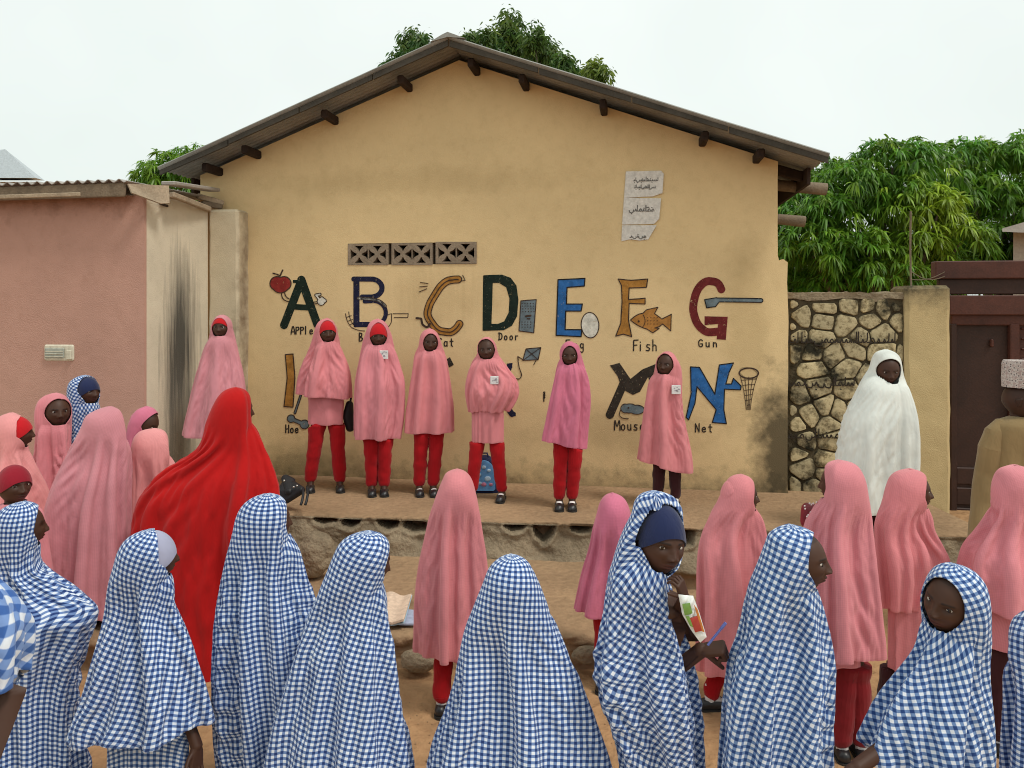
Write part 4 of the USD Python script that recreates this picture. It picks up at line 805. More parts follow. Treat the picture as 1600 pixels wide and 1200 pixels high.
# ------------------------------------------------------------------ people
for nm, c, ck in (('pink_cloth', (.63, .225, .255), .07), ('rose_cloth', (.57, .16, .245), .07), ('dusty_rose_cloth', (.58, .24, .275), .09), ('peach_pink_cloth', (.70, .285, .285), .06), ('salmon_cloth', (.63, .22, .24), .07)):
    cloth_mat(nm, c, ck)
cloth_mat('red_cloth', (.44, .008, .008), 0, .9, .1); cloth_mat('trouser_red', (.36, .006, .010), 0, .9, .1); cloth_mat('dark_trouser', (.045, .012, .014), 0); cloth_mat('maroon_trouser', (.2, .01, .014), 0)
cloth_mat('white_cloth', (.70, .73, .69), 0, .9, .1); cloth_mat('red_cap', (.5, .012, .018), 0); cloth_mat('maroon_cap', (.26, .012, .025), 0); cloth_mat('navy_cap', (.010, .018, .07), 0, .7, .25); cloth_mat('lilac_cap', (.36, .37, .5), 0); cloth_mat('blue_cap', (.012, .035, .15), 0)
cloth_mat('tan_cloth', (.25, .172, .08), 0, .85, .15); cloth_mat('sock', (.72, .68, .66), 0)
GC = [(.72, .78, .86), (.15, .24, .465), (.020, .047, .165)]
gingham_mat('gingham', .0198, GC); gingham_mat('gingham_large', .040, [(.72, .77, .83), (.19, .31, .60), (.05, .13, .38)])
gingham_mat('gingham_light', .0215, [(.70, .76, .84), (.15, .25, .47), (.022, .06, .20)])
flat_mat('shoe_black', (.012, .011, .012), .4, .5); flat_mat('shoe_sole', (.03, .028, .026), .8); flat_mat('eye_white', (.42, .38, .34), .25, .5); flat_mat('eye_dark', (.010, .006, .004), .15, .6)
flat_mat('badge_white', (.7, .68, .68), .6); flat_mat('badge_print', (.25, .2, .25), .6)
tint_mat('skin', .55, .32, bump=.08)
SKIN = np.array([.058, .0245, .014])

def smooth01(x): x = np.clip(x, 0, 1); return x * x * (3 - 2 * x)
def head_base(d, k=1.0):
    """plain skull shape for unit directions d (side, front, up), in head heights"""
    u = d[:, 2] * .5; s = d[:, 0] * .365; f = np.where(d[:, 1] > 0, d[:, 1] * .43, d[:, 1] * .475)
    low = smooth01(-u / .5); s = s * (1 - .22 * low ** 1.6); f = np.where(d[:, 1] < 0, f * (1 - .35 * low), f * (1 - .02 * low))
    up_ = smooth01((u - .25) / .25); f = f * (1 - .02 * up_)
    return np.column_stack([s, f, u]) * k
def head_mesh(level):
    ic = trimesh.creation.icosphere(level); d = np.asarray(ic.vertices, float)
    # squash the sample directions so that the face gets more of them
    p = head_base(d); s, f, u = p[:, 0], p[:, 1].copy(), p[:, 2]; fr = smooth01(d[:, 1] * 2.2)
    G = lambda x, c, w: np.exp(-((x - c) / w) ** 2)
    nose = np.interp(u, [-.185, -.165, -.13, -.09, -.02, .05, .1], [0, .014, .098, .092, .046, .014, 0])
    a = np.abs(s); b = nose * G(s, 0, .05 + .012 * (u < -.06))
    b += .058 * G(a, .062, .034) * G(u, -.128, .03)
    b -= .040 * G(a, .155, .075) * G(u, .035, .05)
    b += .014 * G(u, .10, .03) * G(a, .14, .12) + .014 * G(u, .066, .014) * G(a, .15, .065)
    b += .022 * G(a, .20, .09) * G(u, -.10, .08)
    b += .038 * G(s, 0, .095) * G(u, -.228, .024) + .042 * G(s, 0, .085) * G(u, -.282, .026) - .020 * G(s, 0, .10) * G(u, -.255, .010)
    b += .020 * G(u, -.25, .09) * G(s, 0, .14)
    b -= .012 * G(s, 0, .1) * G(u, -.335, .02); b += .022 * G(s, 0, .09) * G(u, -.42, .05)
    f = f + b * fr
    return trimesh.Trimesh(np.column_stack([s, f, u]), ic.faces, process=False)
HEADS = {}
def frame(yaw, pitch=0.0, roll=0.0):
    y, p = math.radians(yaw), math.radians(pitch)
    F = np.array([math.sin(y), -math.cos(y), 0]); Sd = np.array([math.cos(y), math.sin(y), 0]); U = UP.copy()
    F, U = F * math.cos(p) - U * math.sin(p), U * math.cos(p) + F * math.sin(p)
    if roll:
        r = math.radians(roll); Sd, U = Sd * math.cos(r) + U * math.sin(r), U * math.cos(r) - Sd * math.sin(r)
    return Sd, F, U
def clip(v, f, g, uv=None):
    """the part of a mesh where g > 0, cut cleanly along g = 0"""
    ins = g > 0; c = ins[f].sum(1); out = [f[c == 3]]; V = [v]; W = [uv] if uv is not None else None; new = {}; nv, nu, extra = [], [], []
    def cut(i, j):
        k = (min(i, j), max(i, j))
        if k not in new:
            t = g[i] / (g[i] - g[j]); new[k] = len(v) + len(nv); nv.append(v[i] + (v[j] - v[i]) * t)
            if uv is not None: nu.append(uv[i] + (uv[j] - uv[i]) * t)
        return new[k]
    for t in f[(c == 1) | (c == 2)]:
        k = [bool(ins[i]) for i in t]; r = k.index(True) if sum(k) == 1 else k.index(False); a, b, d = t[r], t[(r + 1) % 3], t[(r + 2) % 3]
        ab, ad = cut(a, b), cut(a, d)
        if sum(k) == 1: extra.append((a, ab, ad))
        else: extra += [(ab, b, d), (ab, d, ad)]
    F = np.vstack([out[0], np.array(extra, int).reshape(-1, 3)]); V = np.vstack([v, np.array(nv).reshape(-1, 3)])
    if uv is not None: U = np.vstack([uv, np.array(nu).reshape(-1, 2)])
    used = np.unique(F); m = np.full(len(V), -1); m[used] = np.arange(len(used))
    return V[used], m[F], (U[used] if uv is not None else None)
def flatten(v, f, uv, iters=6):
    """as-rigid-as-possible unrolling of a draped surface into the flat cloth it was cut from"""
    a, b, c = v[f[:, 0]], v[f[:, 1]], v[f[:, 2]]
    e1 = b - a; L1 = np.maximum(np.linalg.norm(e1, axis=1), 1e-9); x = e1 / L1[:, None]; n = np.cross(e1, c - a); A2 = np.maximum(np.linalg.norm(n, axis=1), 1e-12); y = np.cross(n / A2[:, None], x)
    P = np.stack([np.zeros((len(f), 2)), np.column_stack([L1, 0 * L1]), np.column_stack([((c - a) * x).sum(1), ((c - a) * y).sum(1)])], 1)
    cot = np.empty((len(f), 3))
    for k in range(3):
        p, q = P[:, (k + 1) % 3] - P[:, k], P[:, (k + 2) % 3] - P[:, k]
        cot[:, k] = np.clip((p * q).sum(1) / A2, .02, 8)
    N = len(v); I, J, Wt = [], [], []
    for k in range(3):
        i, j, w = f[:, (k + 1) % 3], f[:, (k + 2) % 3], cot[:, k]
        I += [i, j, i, j]; J += [j, i, i, j]; Wt += [-w, -w, w, w]
    Lm = sp.csc_matrix((np.concatenate(Wt), (np.concatenate(I), np.concatenate(J))), (N, N)) + sp.csc_matrix(([1e-3], ([0], [0])), (N, N))
    lu = splu(Lm.tocsc())
    for _ in range(iters):
        Sm = np.zeros((len(f), 2, 2))
        for k in range(3):
            i, j = (k + 1) % 3, (k + 2) % 3
            Sm += cot[:, k, None, None] * np.einsum('ni,nj->nij', uv[f[:, i]] - uv[f[:, j]], P[:, i] - P[:, j])
        U_, _, Vt_ = np.linalg.svd(Sm); dt = np.linalg.det(U_ @ Vt_); U_[:, :, 1] *= np.sign(dt)[:, None]; Rm = U_ @ Vt_
        rhs = np.zeros((N, 2))
        for k in range(3):
            i, j = (k + 1) % 3, (k + 2) % 3
            t = cot[:, k, None] * np.einsum('nij,nj->ni', Rm, P[:, i] - P[:, j]); np.add.at(rhs, f[:, i], t); np.add.at(rhs, f[:, j], -t)
        rhs[0] += 1e-3 * uv[0]; uv = lu.solve(rhs)
    return uv
from scipy.ndimage import map_coordinates
def settle(X, Y, Z, cx, disp, S_, zhead, hgt, slack, rg, tight=.075, iters=110):
    """lets cloth that is cut wider than the body under it hang: threads keep their length, bend stiffly, stay outside the body and near its outline"""
    P0 = np.stack([X, Y, Z], -1)[::2, :-1:2].copy(); n, m = P0.shape[:2]; C = np.stack([np.broadcast_to(cx, X.shape), 0 * X, Z], -1)[::2, :-1:2]
    s = S_[::2, :-1:2]; w = smooth01((zhead + .03 - P0[..., 2]) / (.16 * hgt)); ex = slack * smooth01((s - .25) / .6)
    d0 = disp[::2, :-1:2]; rel = P0 - C; rb = np.maximum(np.linalg.norm(rel[..., :2], axis=-1), .01); er = rel / rb[..., None]; er[..., 2] = 0
    P = P0 - er * (d0 * w)[..., None]; P += rg.normal(0, .0015, P.shape) * w[..., None]
    L = lambda A, B: np.linalg.norm(A - B, axis=-1)
    rx = lambda A, k: np.roll(A, -k, 1)
    lh = L(P0, rx(P0, 1)) * (1 + ex); lv = L(P0[:-1], P0[1:]); lh2 = L(P0, rx(P0, 3)) * (1 + ex); lv2 = L(P0[:-3], P0[3:])
    ld = np.sqrt(lh[:-1] ** 2 + lv ** 2)
    rin = np.maximum(rb - (.004 + tight * smooth01((s - .22) / .5)) * w, rb * .55); rout = rb + .012 * w
    for it in range(iters):
        D = np.zeros_like(P)
        def con(A, B, l, k):
            e = B - A; q = np.linalg.norm(e, axis=-1); return e * (k * .5 * (q - l) / np.maximum(q, 1e-6))[..., None]
        c = con(P, rx(P, 1), lh, .55); D += c - np.roll(c, 1, 1)
        c = con(P[:-1], P[1:], lv, .6); D[:-1] += c; D[1:] -= c
        c = con(P[:-1], rx(P, 1)[1:], ld, .22); D[:-1] += c; D[1:] -= np.roll(c, 1, 1)
        c = con(rx(P, 1)[:-1], P[1:], ld, .22); D[:-1] += np.roll(c, 1, 1); D[1:] -= c
        c = con(P, rx(P, 3), lh2, .16); D += c - np.roll(c, 3, 1)
        c = con(P[:-3], P[3:], lv2, .30); D[:-3] += c; D[3:] -= c
        P = P + D * .8 * w[..., None]; P[..., 2] -= .00012 * w
        rel = P - C; r = np.maximum(np.linalg.norm(rel[..., :2], axis=-1), 1e-4); k = np.clip(r, rin, rout) / r
        P[..., :2] = C[..., :2] + rel[..., :2] * k[..., None]
    Dv = P - P0; Dv = np.concatenate([Dv[:, -4:], Dv, Dv[:, :5]], 1)
    ii, jj = np.meshgrid(np.arange(X.shape[0]) / 2, np.arange(X.shape[1]) / 2 + 4, indexing='ij')
    out = [map_coordinates(Dv[..., k], [ii, jj], order=3, mode='nearest') for k in range(3)]
    return X + out[0], Y + out[1], Z + out[2]
def drape(z, xl, xr, zt, zhem, bfun, seed, fold=.03, nfold=9, t0=(.12, .45), NR=84, NT=190, closed=True, cy=0.0, wave=.012, diag=0.0, px2=2.15, zhead=None, hgt=1.2, sim=False, slack=.14, tight=.075):
    """cloth hanging round a body: half widths to the left and right by height z (falling), a hem height by angle; folds are valleys pressed inwards that deepen towards the hem"""
    rg = np.random.default_rng(seed)
    q = np.sqrt(np.maximum(zt - np.asarray(z, float), 0)); o = np.argsort(q); q = q[o]
    fl, fr_ = PchipInterpolator(q, np.asarray(xl, float)[o]), PchipInterpolator(q, np.asarray(xr, float)[o])
    ph = np.linspace(-np.pi / 2, 1.5 * np.pi, NT + 1); s = np.linspace(.035 if closed else 0, 1, NR) ** (.85)
    zh = zhem(ph); zh = zh + wave * np.sin(ph * 5 + rg.uniform(0, 6)) * .6 + wave * np.sin(ph * 9 + rg.uniform(0, 6)) * .4
    z0_ = zt if closed else float(np.max(z))
    Q = np.sqrt(np.maximum(zt - z0_, 0)) + (np.sqrt(zt - zh)[None] - np.sqrt(max(zt - z0_, 0))) * s[:, None]
    Z = zt - Q ** 2; Qc = np.clip(Q, q[0], q[-1]); ex = np.maximum(Q - q[-1], 0)
    Lx, Rx = fl(Qc), fr_(Qc); cx, a = (Lx + Rx) / 2, np.maximum((Rx - Lx) / 2, .004)
    a = a + .05 * ex * a
    b = bfun(Z, a); c_, s_ = np.cos(ph)[None], np.sin(ph)[None]
    e = 2 / px2; X = cx + a * np.sign(c_) * np.abs(c_) ** e; Y = -b * np.sign(s_) * np.abs(s_) ** e
    S_ = s[:, None] + 0 * ph[None]; disp = np.zeros_like(X)
    # the cloth hangs in planes between ridges, which drift and sharpen on their way from the head to the hem
    lat = np.zeros_like(X); phw = ph[None] + 0 * S_
    gaps = rg.uniform(.3, 1.9, nfold); cor = np.cumsum(gaps) / gaps.sum() * 2 * np.pi + rg.uniform(0, 6); st = rg.uniform(*t0, nfold); dr = rg.normal(0, .10, nfold) + diag
    cs = [cor[k] + dr[k] * (S_ - .5) + .05 * np.sin(S_ * 7 + k) for k in range(nfold)]
    for k in range(nfold):
        k2 = (k + 1) % nfold; gap = (cs[k2] - cs[k]) % (2 * np.pi); xx = ((phw - cs[k]) % (2 * np.pi)) / np.maximum(gap, 1e-3)
        inn = xx < 1; xx = np.clip(xx, 0, 1); sk = rg.uniform(.6, 1.6); xx = xx ** sk
        dip = (4 * xx * (1 - xx)) ** rg.uniform(.8, 1.15)
        amp = (fold * 1.3 * rg.uniform(.5, 1.5) * np.clip(gap / .62, .35, 1.6)) * np.maximum(smooth01((S_ - min(st[k], st[k2])) / .4), .10)
        disp += np.where(inn, amp * dip, 0); lat += np.where(inn, np.minimum(amp, .045) * .5 * np.sin(2 * np.pi * xx) * rg.uniform(-.4, 1.0), 0)
    for k in range(2):
        w, dep, st_, dr_, c0 = rg.uniform(.022, .065), fold * rg.uniform(.3, .95), rg.uniform(*t0), rg.normal(0, .15) + diag, rg.uniform(0, 6.28)
        dphi = (ph[None] - c0 - dr_ * (S_ - .5) + np.pi) % (2 * np.pi) - np.pi
        disp += dep * smooth01((S_ - st_) / .3) * np.exp(-np.abs(dphi / w) ** 1.5)
    nz = meshkit.fbm(np.stack([X * 5 + seed, Y * 5, Z * 3.2], -1), 4, seed) - .5
    n2 = 1 - np.abs(2 * meshkit.fbm(np.stack([X * 9 + seed + Z * 2, Y * 9, Z * 5], -1), 3, seed + 3) - 1)
    disp += (.022 * nz - .004 * (n2 - .7)) * smooth01((S_ - .12) / .3)
    if zhead is not None: fz = .22 + .78 * smooth01((zhead - Z) / (.13 * hgt)); disp *= fz; lat *= fz
    base = np.stack([X, Y + cy, Z], -1).reshape(-1, 3)
    rad = np.hypot(X - cx, Y); kf = 1 - np.clip(disp / np.maximum(rad, .02), -.25, .45)
    if sim: X, Y, Z = settle(X, Y, Z, cx, disp, S_, zhead if zhead is not None else zt, hgt, slack, rg, tight)
    else: X = cx + (X - cx) * kf; Y = Y * kf
    Y = Y + cy
    Pn = np.stack([X, Y, Z], -1); v, f = sheet(Pn)
    if vnormals(v, f)[NT // 2 + (NT + 1) * (NR // 2)] @ np.array([0, -1, 0]) < 0: f = f[:, ::-1]
    drape.base = base
    return v, f, (NR, NT + 1)
def cloth_uv(v, shape, f, rot=0.0, exact=True):
    """flat-cloth coordinates in metres; turned by rot"""
    NR, NC = shape; P = v.reshape(NR, NC, 3); mid = NC // 2
    ring = np.concatenate([np.zeros((NR, 1)), np.cumsum(np.linalg.norm(np.diff(P, axis=1), axis=2), axis=1)], 1); ring -= ring[:, mid:mid + 1]
    mer = np.concatenate([[0], np.cumsum(np.linalg.norm(np.diff(P[:, mid], axis=0), axis=1))])[:, None]
    rmax = np.abs(ring).max(1)[:, None]; al = ring / np.maximum(mer + .02, .05); al = np.clip(al, -2.6, 2.6)
    uv = np.stack([(mer + .02) * np.sin(al), -(mer + .02) * np.cos(al)], -1).reshape(-1, 2)
    if exact: uv = flatten(v, f, uv)
    ia, ib = int(NR * .45) * NC + mid, int(NR * .9) * NC + mid
    d = uv[ia] - uv[ib]; th = math.atan2(d[0], d[1]) + math.radians(rot); c, s = math.cos(th), math.sin(th)
    return uv @ np.array([[c, s], [-s, c]])
def hand(wrist, dirv, normal, thumb, size=.155, curl=(.5, .5, .4), spread=.12, tcurl=.4):
    """palm, four unequal fingers that bend towards the palm's normal, and a thumb off its side"""
    d = np.asarray(dirv, float); d /= np.linalg.norm(d); n = np.asarray(normal, float); n = n - d * (n @ d); n /= np.linalg.norm(n); sd = np.cross(d, n) * thumb
    w = np.asarray(wrist, float); L = size; P = []
    kn = [w + d * L * (.50 + .02 * (1.5 - abs(i - 1.3))) + sd * L * (.155 - .105 * i) for i in range(4)]
    P.append(Manifold.batch_hull([ball(w, L * .13), ball(w + sd * L * .12 + d * L * .16, L * .10), ball(w - sd * L * .1 + d * L * .14, L * .095)] + [ball(k, L * .065) for k in kn]))
    for i, (k, ln) in enumerate(zip(kn, (.40, .45, .42, .33))):
        dd = d + sd * spread * (1.5 - i) * .7; dd /= np.linalg.norm(dd); p = k; r = L * (.060 - .004 * (i == 3))
        for j, (fr, cu) in enumerate(zip((.46, .31, .25), curl)):
            ax = np.cross(dd, n); ax /= np.linalg.norm(ax); dd = dd * math.cos(cu) + np.cross(ax, dd) * math.sin(cu); q_ = p + dd * L * ln * fr
            P.append(bone(p, r, q_, r * .88, 12)); p = q_; r *= .88
            n_ = n
    p = w + d * L * .14 + sd * L * .12; fo = np.clip((tcurl - .5) * 2, 0, 1); dd = d * .62 + sd * .72 * (1 - .75 * fo) + n * (.18 + .7 * fo); dd /= np.linalg.norm(dd); r = L * .075
    for j, ln in enumerate((.2, .17, .14)):
        q_ = p + dd * L * ln; P.append(bone(p, r, q_, r * .86, 12)); p = q_; r *= .86; dd = dd + (n * .8 - sd * .55) * tcurl * .5; dd /= np.linalg.norm(dd)
    return P
def shoe(t, ankle, z0, fwd, L=.2, sock=True, sk=1.0):
    f = np.array([fwd[0], fwd[1], 0.0]); f /= np.linalg.norm(f); s = np.array([f[1], -f[0], 0]); a = np.array([ankle[0], ankle[1], z0]); W = .034 * L / .2
    top = Manifold.batch_hull([ball(a - f * .045 + UP * .034, W * .92), ball(a + f * .01 + UP * .036, W), ball(a + f * (L - .075) + UP * .022, W * 1.08), ball(a + f * (L - .062) + s * .008 + UP * .018, W * .9)])
    cutz = Manifold.cube([2., 2., 2.], True).translate([a[0], a[1], z0 - 1 + .011])
    mouth = Manifold.batch_hull([ball(a - f * .02 + UP * .075, W * .84), ball(a + f * .068 + UP * .066, W * .86)])
    up_ = (top - cutz) - mouth
    sole = Manifold.batch_hull([Manifold.cylinder(.013, W * 1.0, W * 1.0, 20).translate(list(map(float, a - f * .043 + UP * .001))), Manifold.cylinder(.013, W * 1.16, W * 1.16, 20).translate(list(map(float, a + f * (L - .072) + UP * .001)))])
    sh = part(t, 'shoe', tri(up_), 'shoe_black', smooth=40)
    part(sh, 'sole', tri(sole), 'shoe_sole', smooth=40)
    part(sh, 'strap', tri(bone(a + f * .05 + s * W * .95 + UP * .040, .007, a + f * .05 + UP * .062, .008, 8) + bone(a + f * .05 + UP * .062, .008, a + f * .05 - s * W * .95 + UP * .040, .007, 8)), 'shoe_black', smooth=True)
    if sock: part(t, 'sock', tri(Manifold.batch_hull([ball(a - f * .01 + UP * .048, W * .84), ball(a + f * .066 + UP * .036, W * .84)]) + bone(a - f * .008 + UP * .05, W * .82, a - f * .01 + UP * .125, W * .84)), 'sock', smooth=40)
def make_inside(v, shp, ztop, keep):
    """pulls points back within a draped surface (below ztop), except those along the limbs that reach out of it"""
    P = v.reshape(shp[0], shp[1], 3)[:, :-1]; z0, z1 = P[..., 2].min(), P[..., 2].max(); zs = np.linspace(z0, z1, 90); nb = 72
    cz = np.array([np.interp(zs, P[::-1, j, 2], P[::-1, j, 0]) for j in range(P.shape[1])]); cy = np.array([np.interp(zs, P[::-1, j, 2], P[::-1, j, 1]) for j in range(P.shape[1])])
    valid = np.array([zs >= P[:, j, 2].min() - 1e-6 for j in range(P.shape[1])])
    cx0, cy0 = (cz.max(0) + cz.min(0)) / 2, (cy.max(0) + cy.min(0)) / 2
    ang = np.arctan2(cy - cy0, cz - cx0); rad = np.hypot(cz - cx0, cy - cy0); bins = np.floor((ang + np.pi) / (2 * np.pi) * nb).astype(int) % nb
    tab = np.full((nb, len(zs)), 9.0)
    for j in range(P.shape[1]):
        kk = np.where(valid[j])[0]; np.minimum.at(tab, (bins[j, kk], kk), rad[j, kk])
    for _ in range(3):
        tab = np.where(tab > 8, np.minimum(np.roll(tab, 1, 0), np.roll(tab, -1, 0)), tab)
    tab = np.minimum(np.minimum(tab, np.roll(tab, 1, 0)), np.roll(tab, -1, 0))
    low = np.array([np.argmax(tab[b] < 8) for b in range(nb)])
    def f(w, margin, below=False):
        k = np.clip(np.round((w[:, 2] - z0) / (z1 - z0) * 89).astype(int), 0, 89); dx, dy = w[:, 0] - cx0[k], w[:, 1] - cy0[k]
        b = np.floor((np.arctan2(dy, dx) + np.pi) / (2 * np.pi) * nb).astype(int) % nb; r = np.hypot(dx, dy)
        if below: k = np.maximum(k, low[b] + 2); dx, dy = w[:, 0] - cx0[k], w[:, 1] - cy0[k]; r = np.hypot(dx, dy)
        lim = np.maximum(tab[b, k] - margin, .02)
        act = (w[:, 2] < ztop) & ((w[:, 2] > z0 - .03) | below) & (r > lim) & (tab[b, k] < 8)
        for s3 in keep:
            for p, q in zip(s3[:-1], s3[1:]):
                e = q - p; t = np.clip(((w - p) @ e) / (e @ e), 0, 1); act &= np.linalg.norm(w - p - t[:, None] * e, axis=1) > (.088 if q is s3[-1] else .048)
        sc = np.where(act, lim / np.maximum(r, 1e-6), 1.0); o = w.copy(); o[:, 0] = cx0[k] + dx * sc; o[:, 1] = cy0[k] + dy * sc
        return np.where(act[:, None], o, w)
    return f
PEOPLE = {}
def person(key, label, d, z0, prof, hem, head, yaw, cloth, pitch=0, roll=0, Hh=.205, cap=None, open_=(.335, .405, -.02), legs='trouser_red', feet=None, tunic=None, group=None, fold=.03, nfold=9, seed=1, rot=0.0, bodyyaw=None, arms='in', bk=.72, detail=4, gaze=None,
           socks=True, badge=None, brat=None, slack=.085, tight=.07, capline=.17, cap_up=1.0, sockh=.125, wave=.012, cape=True, diag=0.0, bmax=.30, tun_cloth=None, hijab_label=None, t0=(.12, .45), legx=1.0, skin=1.0, footlen=.2, kneel=0):
    rs = np.random.default_rng(seed + 500)
    Sd, F, U = frame(yaw, pitch, roll); by = yaw if bodyyaw is None else bodyyaw; Bs, Bf, _ = frame(by)
    hc = at(head[0], head[1], d + (head[2] if len(head) > 2 else 0)); org = np.array([hc[0], d, z0]); h = hc[2] + .5 * Hh - z0
    t = thing('person', label, 'person', org, group); PEOPLE[key] = t
    loc = lambda w: w
    # ---- body, one continuous skin
    hm = head_mesh(5 if detail > 4 else 4); hv = np.asarray(hm.vertices) * Hh; hw = hc + hv[:, :1] * Sd + hv[:, 1:2] * F + hv[:, 2:] * U
    hm2 = trimesh.Trimesh(hw, hm.faces, process=False)
    if hm2.volume < 0: hm2.invert()
    col = lambda z, x=0, y=0: np.array([hc[0], d, z0 + z * h]) + Bs * x * h + Bf * y * h
    nb = hc - F * Hh * .10 - U * Hh * .34; chest = col(.715); hipc = col(.50)
    narrow = min(1.0, max(.6, (abs(prof[-1][2] - prof[-1][1]) / FPX * d * .5) / (.16 * h))) if prof else 1.0
    P = [man(hm2), bone(nb, .036 * h / 1.2, col(.80), .042 * h / 1.2), bone(col(.78), .05 * h, chest, .066 * h), Manifold.batch_hull([ball(col(.74, sx * .055 * narrow), .052 * h) for sx in (-1, 1)] + [ball(col(.60, sx * .03), .058 * h) for sx in (-1, 1)]),
         Manifold.batch_hull([ball(col(.60, sx * .03), .056 * h) for sx in (-1, 1)] + [ball(col(.5, sx * .042), .062 * h) for sx in (-1, 1)])]
    fa = []
    for k, sx in enumerate((-1, 1)):
        hip = col(.50, sx * .045)
        if feet:
            fx, fy = feet[k][:2]; df = (CAM_H - z0) * FPX / (fy - HY) if len(feet[k]) < 3 else d + feet[k][2]; ft = np.array([(fx - CX) / FPX * df, df, z0])
            if len(feet[k]) < 3: ft = np.array([(fx - CX) / FPX * d, d, z0])
        else: ft = col(0, sx * .055 * legx)
        if feet and ((ft - hipc) @ Bs) * sx < 0: hip = col(.50, -sx * .045)
        knee = (hip + ft) / 2 + Bf * .012 * h + UP * .02 * h; ank = ft + UP * .045 * h; fa.append((hip, knee, ank, ft))
        P += [bone(hip, .058 * h, knee, .036 * h), bone(knee, .036 * h, ank, .021 * h), bone(ank, .021 * h, ft + Bf * .08 * h + UP * .016 * h, .012 * h)]
    arm_list = []
    if isinstance(arms, str) and arms == 'in':
        for sx in (-1, 1):
            sh_ = col(.755, sx * .095 * narrow); el = col(.62, sx * .105 * narrow, .015); wr = col(.53, sx * .06 * narrow, .085)
            arm_list.append((sh_, el, wr, dict(dir=wr - el, normal=-Bs * sx * .4 - UP * .2, thumb=sx, curl=(.5, .5, .3))))
    else: arm_list = arms(col, Bs, Bf, h) if callable(arms) else arms
    for sh_, el, wr, hd in arm_list:
        k = hd.get('k', 1.0)
        P += [bone(sh_, .034 * h * k, el, .026 * h * k), bone(el, .026 * h * k, wr, .019 * h * k)] + hand(wr, hd['dir'], hd['normal'], hd['thumb'], hd.get('size', .115 * h), hd['curl'], hd.get('spread', .12), hd.get('tcurl', .4))
    keep_seg = [(q[0] if q[3].get('bare') else (q[1] + q[2]) / 2,) + ((q[1],) if q[3].get('bare') else ()) + (q[2], q[2] + np.asarray(q[3]['dir'], float) / np.linalg.norm(q[3]['dir']) * .1) for q in arm_list if not q[3].get('hide')] if not isinstance(arms, str) else []
    if legs:
        LP = []
        for hip, knee, ank, ft in fa:
            b_ = ank + UP * (.042 if socks else .012); LP += [bone(hip, .060 * h, knee, .043 * h, 20), bone(knee, .043 * h, b_, .036 * h, 20)]
        LP.append(Manifold.batch_hull([ball(q[0], .072 * h) for q in fa]))
    inside = lambda w, m: w
    # ---- the veil's shape, which everything under it keeps inside
    if cape:
        pa = np.array([(p[0], p[1], p[2]) for p in prof], float)
        zz = CAM_H - (pa[:, 0] - HY) / FPX * d; xl = (pa[:, 1] - CX) / FPX * d; xr = (pa[:, 2] - CX) / FPX * d
        zt = zz[0] + .004
        zL, zR = [CAM_H - (y - HY) / FPX * d for y in hem]
        zhem = lambda ph: (zL + zR) / 2 + (zR - zL) / 2 * np.cos(ph)
        b0 = Hh * math.hypot(.365 * math.sin(math.radians(yaw)), .475 * math.cos(math.radians(yaw))) + .016
        zc = hc[2] - Hh * .45
        def bfun(Z, a):
            low = smooth01((zc - Z) / (.20 * h)); cap_ = np.sqrt(np.clip(1 - np.clip((Z - hc[2]) / max(zt - hc[2], .02), 0, 1) ** 2, 0, 1)); hb = b0 * cap_
            return np.maximum(hb * (1 - low) + np.clip(a * bk, b0 * (.97 if abs(yaw) > 75 else .80), max(bmax, b0)) * low, .004)
        v, f, shp = drape(zz, xl, xr, zt, zhem, bfun, seed, fold, nfold, t0=t0, cy=hc[1], wave=wave, diag=diag, zhead=hc[2] - .15 * Hh, hgt=h, sim=True, slack=slack, tight=tight); vbase = drape.base
        rel = v - hc; ls, lf, lu = rel @ Sd / Hh, rel @ F / Hh, rel @ U / Hh; ex, ez, u0 = open_
        wid = ex * (1 - .22 * smooth01(-(lu - u0) / ez))
        rr = np.linalg.norm(rel, axis=1) / Hh; dn = rel / np.maximum(rr * Hh, 1e-6)[:, None]; dl = np.column_stack([dn @ Sd, dn @ F, dn @ U])
        rh = 1 / np.sqrt((dl[:, 0] / .365) ** 2 + (dl[:, 1] / np.where(dl[:, 1] > 0, .43, .475)) ** 2 + (dl[:, 2] / .5) ** 2)
        def opening(ls, lu, lf):
            k = np.where(rr > rh, rh / rr, 1.0); ls = ls * k; lu = lu * k; wid = ex * (1 - .22 * smooth01(-(lu - u0) / ez))
            return np.maximum(np.sqrt((ls / wid) ** 2 + ((lu - u0) / ez) ** 2) - 1, np.maximum((-lu_raw - .49) * 4, (rr - .80) * 4))
        lu_raw = lu; g0 = opening(ls, lu, lf)
        # pull the cloth in to the face along the opening, under the chin and over the brow
        rt = 1 / np.sqrt((dl[:, 0] / .365) ** 2 + (dl[:, 1] / np.where(dl[:, 1] > 0, .43, .475)) ** 2 + (dl[:, 2] / .5) ** 2) * (1.03) + .045
        wg = np.exp(-np.maximum(g0, 0) * 2.6) * smooth01((lf + .05) / .2); wg = np.where(rr < 1.6, wg, 0) * (.55 + .45 * smooth01((lu + .62) / .30) if key == 'W' else 1.0)
        nr = np.where(rr > rt, rr + (rt - rr) * wg, rr); nr = np.where(rr < rt * .96, np.where(np.abs(lu) < .62, rt * .99, nr), nr)
        v = hc + dn * (nr * Hh)[:, None]
        inside = make_inside(v, shp, hc[2] - Hh * .52, keep_seg); veil_shape = (v, f, shp); g_v, lf_v = g0, (v - hc) @ F / Hh
